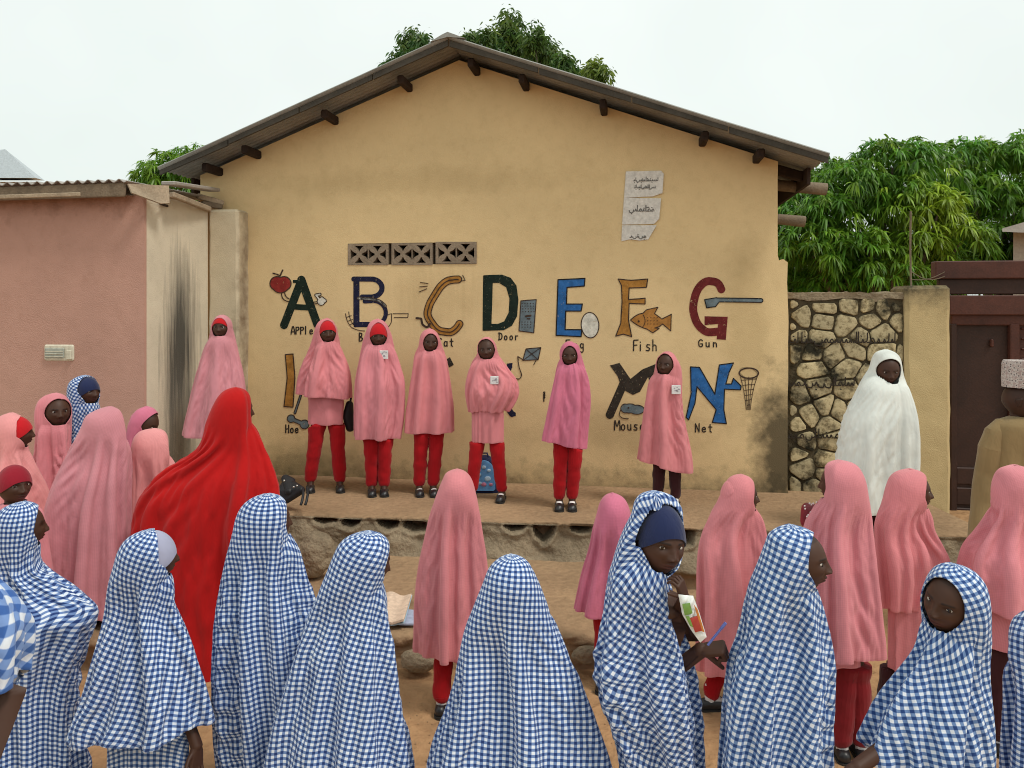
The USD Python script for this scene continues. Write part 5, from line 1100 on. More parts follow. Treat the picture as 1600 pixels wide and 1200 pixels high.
    if tunic:
        pa = np.array(tunic, float); zz_ = CAM_H - (pa[:, 0] - HY) / FPX * d; xl_ = (pa[:, 1] - CX) / FPX * d; xr_ = (pa[:, 2] - CX) / FPX * d
        tv, tf, tshp = drape(zz_, xl_, xr_, zz_[0] + .02, lambda ph: zz_[-1] + 0 * ph, lambda Z, a: np.clip(a * .62, .07, .16), seed + 77, fold * .35, 9, t0=(0, .3), NR=30, NT=80, closed=False, cy=hc[1], wave=.004)
        in1 = inside
        if cape: tv = in1(tv, .010, True)
        in2 = make_inside(tv, tshp, hc[2] - Hh * .52, keep_seg); inside = lambda w, m: in2(in1(w, m), m)
    body = tri(Manifold.batch_boolean(P, manifold3d.OpType.Add)); bv = inside(np.asarray(body.vertices), .034); body = trimesh.Trimesh(bv, body.faces, process=False)
    rel = bv - hc; ls, lf, lu = rel @ Sd / Hh, rel @ F / Hh, rel @ U / Hh; near = (lf > .15) & (np.abs(lu) < .5)
    G = lambda x, c, w: np.exp(-((x - c) / w) ** 2)
    tn = np.tile(SKIN * skin, (len(bv), 1)) * (1 + .12 * (meshkit.fbm(bv * 14, 3, 5) - .5))[:, None]
    lip = near * np.clip(G(ls, 0, .10) * (G(lu, -.232, .022) + 1.0 * G(lu, -.283, .026)) * 1.1, 0, 1); tn = tn * (1 - lip[:, None]) + np.array([.085, .028, .024]) * skin * lip[:, None]
    brow = near * np.clip(G(lu, .112 - .12 * (np.abs(ls) - .16) ** 2 * 8, .014) * smooth01((np.abs(ls) - .05) / .03) * smooth01((.25 - np.abs(ls)) / .04) * 1.2, 0, .85); tn = tn * (1 - brow[:, None]) + np.array([.01, .006, .005]) * brow[:, None]
    lid = near * .45 * G(np.abs(ls), .155, .085) * G(lu, .045, .05); tn *= (1 - lid)[:, None]
    gum = near * G(ls, 0, .07) * G(lu, -.257, .007); tn *= (1 - .7 * gum)[:, None]
    palm = np.zeros(len(bv)); tn = tn * (1 + .0 * palm[:, None])
    hair = ((lu > .30 + .25 * lf) & (lu < .7)) if cap or cloth else np.zeros(len(bv), bool)
    tn[hair & (lu > .33)] *= .6
    part(t, 'body', body, 'skin', smooth=True, tint=tn)
    toC = np.array([0, 0, CAM_H]) - hc; toC /= np.linalg.norm(toC)
    if yaw < 110 and yaw > -110:
        gl = np.array([toC @ Sd, toC @ F, toC @ U]) if gaze == 'camera' else np.array([0, 1, -.08]); gl = gl / np.linalg.norm(gl)
        gl[0] = np.clip(gl[0], -.5, .5)
        for sx in (-1, 1):
            ec = np.array([sx * .150, .307, .030]); sp_ = trimesh.creation.icosphere(3, 1.0); v = np.asarray(sp_.vertices) * [.064, .062, .037] + ec
            ev = trimesh.Trimesh(hc + (v[:, :1] * Sd + v[:, 1:2] * F + v[:, 2:] * U) * Hh, sp_.faces, process=False)
            if ev.volume < 0: ev.invert()
            e_ = part(t, 'eye', ev, 'eye_white', smooth=True)
            ip = ec + np.array([gl[0] * .052, 0, gl[2] * .022]); ip[1] = ec[1] + .062 * math.sqrt(max(.05, 1 - ((ip[0] - ec[0]) / .064) ** 2 - ((ip[2] - ec[2]) / .037) ** 2))
            v = np.asarray(sp_.vertices) * [.034, .007, .034] + ip; iv = trimesh.Trimesh(hc + (v[:, :1] * Sd + v[:, 1:2] * F + v[:, 2:] * U) * Hh, sp_.faces, process=False)
            if iv.volume < 0: iv.invert()
            part(e_, 'iris', iv, 'eye_dark', smooth=True)
    # ---- close-fitting cap under the veil
    if cap:
        ic = trimesh.creation.icosphere(5); v = head_base(np.asarray(ic.vertices), 1.0) + np.asarray(ic.vertices) * .028; v[:, 2] = np.where(v[:, 2] > .2, .2 + (v[:, 2] - .2) * cap_up, v[:, 2])
        g = v[:, 2] - (capline + .42 * np.minimum(v[:, 1] - .40, 0)) - .10 * (np.abs(v[:, 0]) < .6) * (v[:, 0] / .36) ** 2 * -1.2 * (v[:, 1] > 0)
        w = hc + (v[:, :1] * Sd + v[:, 1:2] * F + v[:, 2:] * U) * Hh; fc = np.asarray(ic.faces)
        if np.einsum('ij,ij->i', vnormals(w, fc), w - hc).mean() < 0: fc = fc[:, ::-1]
        cv, cf, _ = clip(w, fc, g); cv, cf, _ = solidify(cv, cf, .004)
        part(t, 'under_cap', (cv, cf), cap, smooth=50)
    # ---- veil
    if cape:
        v, f, shp = veil_shape; uv = cloth_uv(vbase, shp, f, rot, exact=cloth.startswith('gingham'))
        g = np.where(lf_v > 0.0, g_v, .6); g = np.where(np.abs(lf_v) < .06, np.maximum(g, (.06 - lf_v) * 2), g)
        top = v[:shp[1]].mean(0); k0 = len(v); v2 = np.vstack([v, top]); uv2 = np.vstack([uv, uv[:shp[1]].mean(0)]); g2 = np.append(g, 1.0)
        fan = np.array([(k0, i, i + 1) for i in range(shp[1] - 1)])
        if np.cross(v2[fan[0, 1]] - top, v2[fan[0, 2]] - top)[2] < 0: fan = fan[:, [0, 2, 1]]
        cv, cf, cu = clip(v2, np.vstack([f, fan]), g2, uv2)
        cv, cf, cu = solidify(cv, cf, .0045, cu)
        n_ = vnormals(cv, cf)
        hj = part(t, 'veil', (cv, cf), cloth, smooth=True, uv=cu, label=hijab_label)
        if badge:
            bx, by_, bs = badge; X = (bx - CX) / FPX * d; Zb = CAM_H - (by_ - HY) / FPX * d
            fr_ = v[v[:, 1] < hc[1]]; near_ = fr_[np.argsort(np.hypot(fr_[:, 0] - X, fr_[:, 2] - Zb))[:10]]; yb = near_[:, 1].min() - .003
            m = bevel_box((X - bs / 2, yb - .006, Zb - bs / 2), (X + bs / 2, yb, Zb + bs / 2), .004)
            bd = part(t, 'badge', m, 'badge_white')
            rgp = np.random.default_rng(seed + 9); ms = [bevel_box((X - bs * .3 + bs * .6 * u, yb - .0075, Zb - bs * .3 + bs * .6 * w), (X - bs * .3 + bs * .6 * u + bs * .14, yb - .0062, Zb - bs * .3 + bs * .6 * w + bs * .07), .001) for u, w in rgp.uniform(0, 1, (9, 2))]
            part(bd, 'emblem', cat_mesh(ms), 'badge_print', kind='stuff')
    # ---- tunic under the veil
    if tunic:
        v, f, shp = tv, tf, tshp
        uv = cloth_uv(v, shp, f, 0, exact=False); v, f, uv = solidify(v, f, .004, uv)
        part(t, 'tunic', (v, f), tun_cloth or cloth, smooth=True, uv=uv)
    # ---- trousers and shoes
    if legs:
        tr = tri(Manifold.batch_boolean(LP, manifold3d.OpType.Add)); tr = trimesh.Trimesh(np.asarray(tr.vertices), tr.faces).subdivide_to_size(.03); v = np.asarray(tr.vertices)
        v = v + tr.vertex_normals * (.022 * (meshkit.fbm(v * [10, 10, 16] + seed, 3, seed) - .5))[:, None]; v = inside(v, .020)
        part(t, 'trousers', trimesh.Trimesh(v, tr.faces, process=False), legs, smooth=60)
        for hip, knee, ank, ft in fa: shoe(t, ft, z0, Bf, footlen, socks)
    return t
flat_mat('skin_plain', (.036, .0155, .009), .55, .3)
GP, GM, GF, GL = 'girls in pink lined up against the walls', 'pink-veiled girls standing in the yard with their backs turned', 'girls in blue checked veils in the foreground', 'girls gathered at the left before the pink house'
# ---- the row on the platform
person('P1', 'girl in long dusty pink veil standing by the white buttress, far left of the row', 6.7, ZP, [(494, 346, 346), (500, 335, 357), (510, 330, 361), (530, 325, 367), (545, 319, 371), (560, 314, 375), (600, 303, 382), (640, 294, 387), (675, 287, 390)], (678, 676), (347, 512), 0, 'dusty_rose_cloth', cap='red_cap', legs='dark_trouser', group=GP, fold=.022, seed=11, open_=(.30, .42, -.03), capline=.2)
person('P2', 'girl in pink veil and red cap with feet wide apart, beneath the letter A', 6.95, ZP, [(497, 511, 511), (503, 498, 521), (510, 494, 524), (520, 491, 527), (540, 485, 533), (552, 478, 539), (562, 472, 545), (587, 465, 550), (612, 461, 551)], (613, 620), (512, 520), 16, 'salmon_cloth', roll=4, cap='red_cap', feet=[(485, 757), (531, 757)], tunic=[(600, 478, 541), (630, 479, 540), (662, 480, 539)], group=GP, fold=.026, seed=12, open_=(.31, .46, .02), capline=.14, Hh=.215)
person('P3', 'girl in pink veil with white badge, red cap and white socks, beneath the letter B', 6.8, ZP, [(498, 590, 590), (504, 578, 602), (512, 574, 607), (522, 571, 611), (535, 566, 615), (550, 562, 620), (575, 555, 629), (600, 552, 634), (640, 551, 634), (682, 550, 628)], (681, 682), (591, 524), 12, 'pink_cloth', pitch=8, cap='red_cap', feet=[(581, 768), (600, 768)], group=GP, fold=.028, seed=13, badge=(603, 553, .075), open_=(.32, .47, .02), capline=.13, Hh=.215)
person('P4', 'girl in plain pink veil pinched to a point over her brow, beneath the letter C', 6.8, ZP, [(513, 671, 671), (519, 660, 682), (528, 656, 687), (540, 654, 691), (552, 648, 696), (562, 645, 700), (587, 640, 705), (612, 637, 708), (640, 633, 711), (673, 630, 711)], (673, 672), (672, 534), 10, 'salmon_cloth', pitch=7, roll=-3, feet=[(655, 768), (677, 768)], group=GP, fold=.026, seed=14, open_=(.29, .40, -.03))
person('P5', 'girl with pink veil wrapped across her chest and a badge, blue backpack behind her legs', 6.6, ZP, [(529, 760, 760), (536, 751, 771), (545, 748, 776), (555, 744, 780), (565, 736, 788), (580, 729, 800), (595, 727, 811), (610, 727, 812), (625, 729, 806), (640, 732, 796)], (641, 638), (761, 547), -6, 'salmon_cloth', roll=4, feet=[(738, 778), (784, 778)], tunic=[(625, 733, 790), (660, 730, 790), (690, 728, 791)], group=GP, fold=.026, nfold=7, seed=15, tight=.04, diag=1.1, t0=(.02, .2), badge=(773, 592, .07), open_=(.33, .44, 0))
person('P6', 'girl in rose pink veil and red trousers standing forward, beneath the letter E', 6.33, ZP, [(534, 891, 891), (540, 880, 904), (550, 877, 907), (560, 875, 910), (572, 868, 914), (587, 863, 919), (600, 859, 923), (625, 855, 925), (650, 850, 923), (685, 843, 919)], (684, 698), (890, 554), -4, 'rose_cloth', pitch=9, feet=[(874, 793), (894, 793)], group=GP, fold=.03, seed=16, open_=(.29, .42, -.03), Hh=.2)
person('P7', 'girl in pink veil with round badge and dark trousers, between the letters M and N', 6.4, ZP, [(552, 1043, 1043), (558, 1028, 1055), (567, 1024, 1061), (580, 1020, 1065), (592, 1013, 1066), (615, 1008, 1067), (640, 1005, 1069), (675, 1001, 1075), (710, 997, 1081), (730, 995, 1084)], (716, 737), (1042, 570), -34, 'salmon_cloth', roll=-5, legs='dark_trouser', group=GP, fold=.024, seed=17, badge=(1053, 607, .075), open_=(.33, .43, 0), bodyyaw=-10)
person('W', 'girl in long white veil looking down in front of the stone wall', 5.65, ZP, [(546, 1385, 1385), (552, 1369, 1399), (560, 1365, 1405), (575, 1361, 1409), (588, 1352, 1413), (600, 1344, 1419), (615, 1336, 1424), (645, 1322, 1432), (687, 1311, 1437), (735, 1304, 1437), (790, 1300, 1438)], (795, 786), (1386, 578), -8, 'white_cloth', pitch=14, legs='dark_trouser', fold=.02, nfold=5, seed=18, slack=.0, bk=.62, t0=(.35, .6), open_=(.35, .40, .02), Hh=.222, socks=False)
# ---- the man at the right
t = person('MAN', 'man in tan kaftan and embroidered cap cut off by the right edge of the picture', 4.8, 0.02, [(600, 1560, 1640), (900, 1520, 1660)], (0, 0), (1599, 626), 44, 'tan_cloth', cape=False, Hh=.25, tunic=[(650, 1584, 1616), (654, 1568, 1630), (661, 1554, 1644), (676, 1549, 1650), (700, 1547, 1653), (760, 1543, 1658), (840, 1538, 1664), (960, 1530, 1674)], legs='dark_trouser', fold=.05, seed=19, socks=False, detail=4, footlen=.27, skin=.75)
mh = at(1599, 626, 4.8); Sd, F, U = frame(44)
def lathe_cap(c, Sd, F, U, prof, n=48):
    th = np.arange(n + 1) / n * 2 * np.pi; rows = []
    for r, z, k in prof: rows.append(c + (np.cos(th)[:, None] * Sd * .365 + np.sin(th)[:, None] * F * .455) * r + U * z)
    v, f = sheet(np.stack(rows)); 
    if (vnormals(v, f) * (v - c)).sum() < 0: f = f[:, ::-1]
    return solidify(v, f, .004)[:2]
mat('embroidered', {'tc': ('texture_coordinate', {}), 'mp': ('mapping', {'scale': (60, 60, 60)}), 'v': ('voronoi_texture', {'scale': 1.0, 'feature': 'f1'}), 'r': ('rgb_ramp', {'ramp': [(0.24, (.13, .10, .10)), (.36, (.55, .50, .46)), (.7, (.36, .28, .26))]}), 'b': ('bump', {'strength': .6, 'distance': .004}), 'p': ('principled_bsdf', {'roughness': .9})},
    [('tc.object', 'mp.vector'), ('mp.vector', 'v.vector'), ('v.distance', 'r.fac'), ('r.color', 'p.base_color'), ('v.distance', 'b.height'), ('b.normal', 'p.normal')])
mc = mh + U * .235 * .06
part(t, 'cap', lathe_cap(mc, Sd, F, U, [(.235 * 1.10, .070, 0), (.235 * 1.12, .12, 0), (.235 * 1.09, .222, 0), (.235 * 1.02, .237, 0), (.235 * .5, .232, 0), (.02, .23, 0)]), 'embroidered', smooth=40)
part(t, 'neckband', tube([mh + np.array([.062 * math.cos(a), -.006 + .058 * math.sin(a), -.150 + .012 * math.sin(a)]) for a in np.linspace(0, 2 * math.pi, 30)[:-1]], .010, 8, closed=True), 'tan_cloth', smooth=True)
for sx, xs_ in ((-1, (1572, 1566, 1556, 1548, 1542, 1538, 1534)), (1, (1626, 1632, 1642, 1650, 1656, 1660, 1664))):
    tb_ = tube([at(x, y, 4.8 + dd) for x, y, dd in zip(xs_, (655, 661, 676, 700, 740, 790, 850), (0, 0, 0, 0, .02, 0, -.05))], [.012, .040, .062, .071, .074, .076, .080], 28); tb_ = tb_.subdivide_to_size(.03); v_ = np.asarray(tb_.vertices)
    n_ = tb_.vertex_normals; v_ = v_ + n_ * (.016 * (meshkit.fbm(v_ * [8, 8, 5] + sx, 4, 5) - .5))[:, None]
    part(t, 'sleeve', trimesh.Trimesh(v_, tb_.faces, process=False), 'tan_cloth', smooth=True)
for sx in (-1, 1): part(t, 'ear', tri(Manifold.batch_hull([ball(mh + Sd * sx * .086 + F * .006 + U * .012, .014), ball(mh + Sd * sx * .088 + U * -.022, .010), ball(mh + Sd * sx * .094 - F * .014 + U * .008, .009)])), 'skin_plain', smooth=True)
# ---- the cluster at the left
person('L3', 'girl in blue checked veil and navy cap, in front of the pink wall', 5.6, ZS, [(586, 131, 131), (591, 117, 147), (600, 109, 155), (612, 107, 159), (628, 107, 158), (645, 108, 154), (665, 107, 158), (690, 104, 168), (760, 98, 180)], (860, 860), (136, 612), 66, 'gingham', cap='navy_cap', legs='maroon_trouser', group=GL, seed=21, open_=(.36, .50, .03), capline=.10, rot=35)
person('L2', 'girl in gathered pink veil facing forward, left of the checked veil with navy cap', 5.3, ZS, [(614, 85, 85), (619, 70, 99), (628, 62, 105), (645, 58, 109), (660, 57, 110), (675, 54, 112), (700, 50, 116), (730, 46, 122), (800, 38, 132)], (905, 905), (89, 643), 44, 'pink_cloth', group=GL, fold=.03, nfold=7, seed=22, open_=(.35, .42, -.02), Hh=.215)
person('L1', 'girl in pink veil and red cap in profile at the left edge', 4.85, ZS, [(645, 16, 16), (650, 2, 32), (660, -6, 42), (675, -10, 48), (692, -10, 46), (705, -16, 42), (720, -28, 50), (745, -40, 62), (780, -50, 74), (860, -60, 84)], (930, 930), (25, 677), 116, 'peach_pink_cloth', cap='red_cap', group=GL, seed=23, open_=(.37, .46, .02), capline=.13)
person('L7', 'girl in maroon cap glancing sideways, low at the left edge', 4.3, 0.0, [(790, -10, 60), (900, -30, 80)], (0, 0), (22, 758), 60, 'pink_cloth', cap='maroon_cap', cape=False, tunic=[(784, 10, 38), (790, -5, 52), (800, -18, 64), (850, -30, 74), (1050, -40, 86)], legs='maroon_trouser', group=GL, seed=24, capline=.14, gaze='camera', detail=5, Hh=.215)
person('L4', 'tall girl seen from behind in dusty rose veil, left of the bright red veil', 4.7, ZS, [(634, 174, 174), (640, 152, 190), (650, 137, 196), (667, 130, 200), (685, 119, 204), (700, 108, 209), (720, 97, 212), (750, 85, 214), (790, 73, 214), (850, 68, 214), (940, 64, 216)], (960, 950), (165, 665), 172, 'dusty_rose_cloth', legs='trouser_red', group=GL, fold=.04, nfold=6, seed=25, t0=(.05, .3))
person('L6', 'small girl from behind in pale peach veil beside the red veil', 4.9, ZS, [(669, 241, 241), (674, 219, 263), (690, 209, 271), (705, 207, 274), (722, 206, 276), (745, 204, 280), (800, 200, 288)], (905, 905), (241, 698), 158, 'peach_pink_cloth', group=GL, fold=.035, seed=26)
person('L5', 'girl in dull pink veil bowing her head, against the pink wall corner', 5.4, ZS, [(635, 228, 228), (641, 214, 243), (650, 208, 249), (660, 203, 251), (675, 199, 247), (690, 195, 250), (760, 188, 258)], (860, 860), (227, 662), 88, 'rose_cloth', pitch=22, legs='maroon_trouser', group=GL, seed=27, open_=(.36, .44, 0))
person('L8', 'woman wrapped in a wide bright red veil, seen from behind', 4.6, ZS, [(604, 371, 371), (609, 353, 389), (618, 343, 398), (632, 335, 402), (655, 325, 405), (680, 315, 407), (697, 303, 415), (715, 276, 424), (735, 248, 431), (757, 226, 438), (775, 213, 440), (800, 205, 440), (840, 200, 440), (1000, 192, 446)], (1038, 1040), (368, 642), 138, 'red_cloth', legs='dark_trouser', fold=.05, nfold=7, seed=28, tight=.04, Hh=.235, bk=.5, bmax=.32, t0=(.1, .5), open_=(.33, .40, -.02))
# ---- girls in the yard
person('M1', 'girl in pink veil and red trousers from behind, centre, in front of the platform', 4.07, 0.0, [(733, 714, 714), (738, 698, 729), (750, 691, 738), (770, 683, 744), (800, 672, 751), (825, 662, 756), (850, 657, 760), (885, 651, 764), (935, 647, 768), (980, 646, 770), (1015, 648, 772)], (1012, 1024), (714, 767), 178, 'salmon_cloth', feet=[(728, 1115), (690, 1112)], group=GM, fold=.030, nfold=7, seed=31, t0=(.02, .35))
person('M2', 'small girl in rose veil from behind, left of the girl in navy cap', 4.3, 0.0, [(770, 957, 957), (775, 945, 972), (785, 938, 980), (805, 932, 986), (830, 925, 990), (855, 918, 993), (900, 905, 998), (950, 895, 1003)], (948, 968), (957, 803), 168, 'rose_cloth', legs='trouser_red', group=GM, fold=.028, seed=32, t0=(.02, .3), Hh=.2)
person('M3', 'girl in pink veil from behind, between the navy-capped girl and the profile girl', 4.1, 0.0, [(741, 1160, 1160), (746, 1142, 1180), (756, 1134, 1191), (768, 1129, 1196), (785, 1121, 1197), (800, 1111, 1197), (815, 1102, 1198), (832, 1092, 1203), (860, 1087, 1208), (920, 1083, 1214), (1035, 1082, 1222)], (1040, 1036), (1157, 776), 96, 'salmon_cloth', feet=[(1112, 1120), (1150, 1120)], group=GM, fold=.03, nfold=7, seed=33)
person('M4', 'girl in pink veil turning her face left, in front of the stone wall end', 3.66, 0.0, [(719, 1312, 1312), (724, 1287, 1334), (735, 1279, 1344), (755, 1277, 1351), (772, 1276, 1354), (788, 1274, 1357), (802, 1266, 1360), (815, 1258, 1362), (850, 1248, 1368), (920, 1244, 1374), (1012, 1240, 1381)], (1010, 1016), (1313, 757), -132, 'pink_cloth', feet=[(1315, 1182), (1345, 1180)], tunic=[(990, 1262, 1342), (1035, 1258, 1344)], group=GM, fold=.034, nfold=6, seed=34, legs='maroon_trouser', bodyyaw=170)
person('M5', 'girl in pink veil with folded arms facing right, dark trousers, before the gate pier', 3.9, 0.0, [(733, 1424, 1424), (738, 1402, 1444), (748, 1392, 1452), (765, 1386, 1457), (785, 1380, 1455), (802, 1370, 1456), (818, 1362, 1462), (835, 1361, 1471), (860, 1363, 1484), (890, 1366, 1490), (942, 1372, 1480)], (944, 936), (1424, 768), 80, 'salmon_cloth', feet=[(1385, 1135), (1415, 1135)], tunic=[(915, 1374, 1470), (980, 1372, 1462), (1042, 1366, 1452)], group=GM, fold=.04, nfold=7, seed=35, legs='dark_trouser', diag=.4, t0=(.1, .35), bodyyaw=150)
person('M6', 'girl in pink veil and dark trousers from behind, nearest the right edge', 3.71, 0.0, [(727, 1588, 1588), (732, 1566, 1608), (745, 1557, 1620), (765, 1553, 1626), (785, 1552, 1628), (802, 1548, 1632), (820, 1533, 1644), (840, 1518, 1656), (865, 1504, 1666), (900, 1500, 1674), (940, 1500, 1680)], (940, 944), (1589, 763), 160, 'pink_cloth', feet=[(1612, 1172), (1560, 1170)], tunic=[(920, 1538, 1650), (965, 1537, 1652), (1010, 1536, 1654)], group=GM, fold=.034, nfold=7, seed=36, legs='dark_trouser')
# ---- the foreground in blue checks
person('B1', 'girl in blue checked veil with raised shoulder, near the left edge', 3.4, 0.0, [(784, 34, 34), (790, 12, 56), (800, 0, 66), (820, -9, 73), (838, -12, 71), (855, -14, 66), (872, -20, 62), (886, -30, 68), (900, -45, 90), (918, -58, 114), (940, -66, 145), (957, -70, 158), (980, -72, 152), (1015, -72, 140), (1050, -70, 130), (1100, -72, 128), (1200, -80, 146)], (1290, 1290), (34, 824), 126, 'gingham', group=GF, fold=.03, nfold=7, seed=41, tight=.035, rot=-6, bk=.55)
person('B2', 'girl in blue checked veil with lilac cap edge, standing before the red veil', 3.1, 0.0, [(827, 238, 238), (833, 212, 263), (843, 197, 276), (860, 187, 283), (880, 181, 284), (905, 173, 278), (930, 167, 276), (945, 164, 280), (967, 160, 292), (1007, 151, 309), (1055, 139, 324), (1095, 126, 335), (1130, 113, 342)], (1135, 1118), (237, 871), 124, 'gingham', cap='lilac_cap', legs='dark_trouser', tunic=[(1100, 170, 298), (1200, 171, 298), (1330, 165, 306)], group=GF, fold=.028, nfold=7, seed=42, tight=.05, rot=14, tun_cloth='gingham_light', capline=.05, open_=(.37, .50, .05), bodyyaw=150,
       arms=lambda col, Bs, Bf, h: [(col(.75, .09), at(284, 1080, 3.12), at(307, 1165, 3.06), dict(dir=np.array([.05, -.2, -1.0]), normal=-Bs, thumb=1, curl=(.3, .4, .3))), (col(.75, -.09), col(.62, -.1, .02), col(.52, -.06, .08), dict(hide=True, dir=Bf, normal=Bs, thumb=-1, curl=(.4, .4, .3)))], wave=.02)
person('B3', 'girl in dark blue checked veil from behind, just right of the red veil', 3.25, 0.0, [(771, 420, 420), (778, 394, 446), (790, 379, 461), (808, 370, 470), (825, 366, 473), (845, 361, 472), (860, 356, 470), (875, 351, 472), (900, 346, 481), (930, 342, 492), (960, 338, 501), (1000, 335, 507), (1060, 333, 512), (1130, 336, 516), (1200, 342, 520)], (1300, 1300), (420, 815), 132, 'gingham', group=GF, fold=.03, nfold=7, seed=43, rot=-3)
person('B4', 'girl in blue checked veil bending over a book, left of the central gap', 3.0, 0.0, [(831, 573, 573), (838, 545, 601), (850, 530, 613), (868, 521, 618), (890, 512, 615), (910, 503, 610), (930, 495, 608), (950, 486, 610), (973, 477, 617), (1007, 465, 629), (1040, 454, 634), (1083, 439, 640), (1133, 425, 650), (1190, 412, 660)], (1310, 1310), (574, 877), 125, 'gingham', pitch=14, group=GF, fold=.026, nfold=6, seed=44, rot=8)
person('B5', 'girl in broad blue checked veil seen squarely from behind, bottom centre', 2.85, 0.0, [(869, 798, 798), (876, 774, 823), (890, 762, 833), (908, 755, 842), (930, 746, 851), (960, 733, 863), (993, 720, 880), (1033, 710, 903), (1065, 703, 920), (1100, 692, 935), (1147, 675, 952), (1200, 655, 968)], (1330, 1330), (799, 915), 180, 'gingham', group=GF, fold=.034, nfold=6, seed=45, rot=4, bk=.62, t0=(.1, .5))
person('B6', 'girl in navy cap and blue checked veil looking back with a hand at her mouth', 2.75, 0.0, [(768, 1022, 1022), (773, 1002, 1046), (785, 992, 1062), (805, 987, 1072), (830, 975, 1072), (855, 965, 1066), (880, 957, 1054), (905, 947, 1050), (933, 940, 1062), (960, 934, 1072), (997, 926, 1087), (1033, 917, 1098), (1062, 917, 1103), (1093, 926, 1108), (1133, 944, 1113), (1170, 956, 1114), (1200, 960, 1114)], (1300, 1300), (1031, 847), 20, 'gingham', cap='navy_cap', roll=-7, pitch=4, group=GF, fold=.03, nfold=7, seed=46, rot=34, capline=.20, cap_up=1.25, open_=(.385, .54, .09), gaze='camera', detail=5, Hh=.222, bodyyaw=80,
       arms=lambda col, Bs, Bf, h: [(at(1046, 975, 2.82), at(1088, 990, 2.80), at(1070, 934, 2.635), dict(dir=at(1056, 898, 2.61) - at(1068, 933, 2.63), normal=np.array([-.75, .6, .1]), thumb=1, curl=(.55, .9, .7), size=.112, k=.72, spread=.15)),
                                    (at(1060, 960, 2.85), at(1086, 1046, 2.86), at(1095, 1016, 2.72), dict(dir=np.array([.8, -.35, .25]), normal=np.array([.25, .25, -.9]), thumb=-1, curl=(1.5, 1.7, 1.2), size=.155, tcurl=1.0, spread=.05))])
person('B7', 'girl in blue checked veil in right profile, right of the girl with the pen', 2.65, 0.0, [(821, 1236, 1236), (827, 1216, 1262), (838, 1202, 1279), (853, 1197, 1286), (870, 1191, 1284), (890, 1183, 1278), (912, 1173, 1274), (930, 1166, 1280), (960, 1154, 1291), (997, 1142, 1299), (1033, 1128, 1303), (1080, 1117, 1301), (1133, 1112, 1300), (1200, 1108, 1300)], (1320, 1320), (1249, 876), 66, 'gingham_light', group=GF, fold=.026, nfold=7, seed=47, rot=16, detail=5, open_=(.345, .44, 0), bk=.66)
person('B8', 'small girl in blue checked veil looking back at the camera, bottom right', 2.6, 0.0, [(882, 1490, 1490), (888, 1467, 1514), (898, 1454, 1527), (915, 1445, 1536), (940, 1441, 1540), (965, 1442, 1541), (985, 1440, 1541), (1005, 1432, 1541), (1030, 1414, 1541), (1060, 1393, 1542), (1095, 1370, 1543), (1130, 1352, 1543), (1165, 1342, 1542)], (1168, 1290), (1488, 940), -62, 'gingham_light', roll=-13, pitch=2, group=GF, fold=.026, nfold=6, seed=48, tight=.05, rot=-24, open_=(.315, .41, -.005), gaze='camera', detail=5, Hh=.215, bodyyaw=-110, legs='maroon_trouser',
       arms=lambda col, Bs, Bf, h: [(col(.74, -.07), at(1425, 1140, 2.60), at(1340, 1198, 2.52), dict(dir=np.array([-.75, -.1, -.65]), normal=np.array([0, 1., .2]), thumb=1, curl=(.4, .5, .4))), (col(.75, .08), col(.62, .08, .02), col(.53, .05, .08), dict(hide=True, dir=Bf, normal=Bs, thumb=-1, curl=(.4, .4, .3)))])
person('B9', 'girl in blue checked veil almost wholly cut off by the right edge', 2.7, 0.0, [(962, 1622, 1622), (970, 1598, 1646), (985, 1584, 1660), (1005, 1576, 1668), (1030, 1571, 1672), (1060, 1572, 1678), (1100, 1568, 1692), (1140, 1565, 1704), (1200, 1563, 1716)], (1300, 1300), (1622, 1005), 180, 'gingham', group=GF, seed=49, rot=10)
person('B0', 'nearest girl at the left edge, her large-checked sleeve and bare arm showing', 2.2, 0.0, [(760, -120, -120), (775, -150, -88), (800, -168, -70), (840, -176, -64), (880, -190, -45), (905, -215, -16), (925, -240, 10), (950, -255, 30), (980, -262, 40), (1010, -265, 37), (1040, -266, 28)], (1250, 1052), (-118, 822), 175, 'gingham_large', group=GF, seed=50, tight=.02, slack=.06, rot=24, fold=.02, legs='dark_trouser',
       arms=lambda col, Bs, Bf, h: [(at(-40, 960, 2.2), at(8, 1080, 2.17), at(-30, 1200, 2.1), dict(dir=np.array([-.3, -.1, -1.]), normal=np.array([0, 1., 0]), thumb=1, curl=(.4, .5, .4), k=1.25, bare=True)), (at(-200, 960, 2.2), at(-225, 1080, 2.2), at(-190, 1180, 2.1), dict(dir=np.array([0, -.3, -1.]), normal=np.array([0, 1., 0]), thumb=-1, hide=True, curl=(.4, .5, .4)))])

